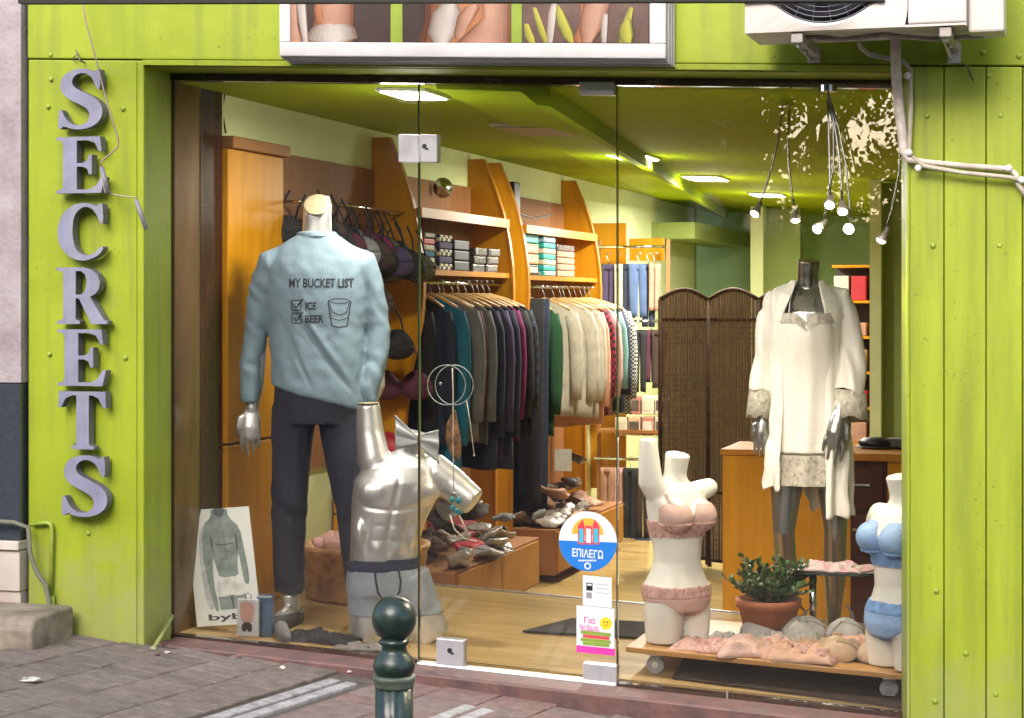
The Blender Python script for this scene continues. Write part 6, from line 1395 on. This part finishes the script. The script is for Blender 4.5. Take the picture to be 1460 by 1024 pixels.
for pts in (((642, 735), (648, 755), (662, 768), (680, 772)), ((655, 735), (663, 752), (668, 765))): MB().tube([P(x, y, yi) for x, y in pts], .003, 6).build('ribbon', fb['cream2'], t, True)

# ================================================================ ACROSS THE STREET (only mirrored in the glass; building, low wall and some leaves added)
opp = thing('added_opposite_building', 'unseen dark brown building added across the street to darken the window reflection', 'building', (-6, -15, -1))  # out of view; dark mass added so the glass mirrors little sky
dkw = mat('added building render', (.12, .10, .085), .85, 0, .2, 2); wnd = mat('added building window glass', (.02, .025, .03), .15)
MB().box(-22, -4.1, -18, -15, -1.4, 9).build('wall', dkw, opp); MB().box(-1.8, 16, -18, -15, -1.4, 9).build('wall', dkw, opp)  # dark blocks of the added unseen building
MB().box(-4.1, -1.8, -15.4, -15.2, -1.4, 2.4).build('sky_mask_wall', dkw, opp)  # low wall added to cut off the mirrored sky from below
for x in (-20, -17, -14, -11, -8, -5.4, -.5, 2.4, 5.4, 8.4, 11.4):
    for z in (.6, 3.6, 6.4): f_ = MB().box(x-.6, x+.6, -15.02, -14.9, z, z+1.7).build('window', wnd, opp)  # windows of the added unseen building
def street_tree(x, y, h, lab, seed, nc=170, sz=1.0, zc=None):
    r = random.Random(seed); t = thing('street_tree', lab, 'tree', (x, y, -1.0)); tr = MB(); tr.tube([(x, y, -1.2), (x+.1, y, .6), (x, y+.1, h*.5), (x+.1, y, h*.75)], [.2, .15, .11, .05], 10)
    for k in range(7): a_ = k*.9; tr.tube([(x, y, h*.4+.2*k), (x+math.cos(a_)*.9, y+math.sin(a_)*.9, h*.55+.25*k), (x+math.cos(a_)*1.7, y+math.sin(a_)*1.5, h*.62+.3*k)], [.06, .04, .015], 6)
    tr.build('trunk', mat('bark', (.07, .05, .035), .9, 0, .3, 12, .5, 40), t, True)
    lf = MB()
    for k in range(nc):
        cl = Vector((r.gauss(0, 1.25), r.gauss(0, 1.1), r.gauss(0, sz))); c_ = Vector((x, y, zc or h*.72))+cl
        for j in range(70):
            p = c_+Vector((r.gauss(0, .16), r.gauss(0, .16), r.gauss(0, .13))); a1 = Vector((r.uniform(-1, 1), r.uniform(-1, 1), r.uniform(-1, 1))).normalized()*.05; a2 = a1.cross(Vector((r.uniform(-1, 1), r.uniform(-1, 1), r.uniform(-1, 1)))).normalized()*.03
            lf.face([p-a1, p+a2, p+a1, p-a2])
    o = lf.build('crown', mat('street leaf', (.025, .045, .012), .5, 0, .3, 3), t, fix=False); o['kind'] = 'stuff'
street_tree(-3.4, -13.2, 6.6, 'leafy street tree across the road, crown flattened to block the mirrored sky', 5, 280, .24, 4.12)  # crown flattened into a band that blocks the upper mirrored sky
street_tree(1.9, -13.6, 6.4, 'second leafy street tree across the road beside a gap of sky', 6)
street_tree(-3.0, -15.0, 2.6, 'unseen low shrub added to soften the lower edge of the mirrored sky', 9, 60, .28, 2.35)  # added leaves that blur the lower rim of the mirrored sky
street_tree(-2.9, -14.4, 4.6, 'loose leafed tree added in the gap to break up the mirrored sky', 8, 62, .5, 3.1)  # added sparse leaves that split the mirrored sky into patches
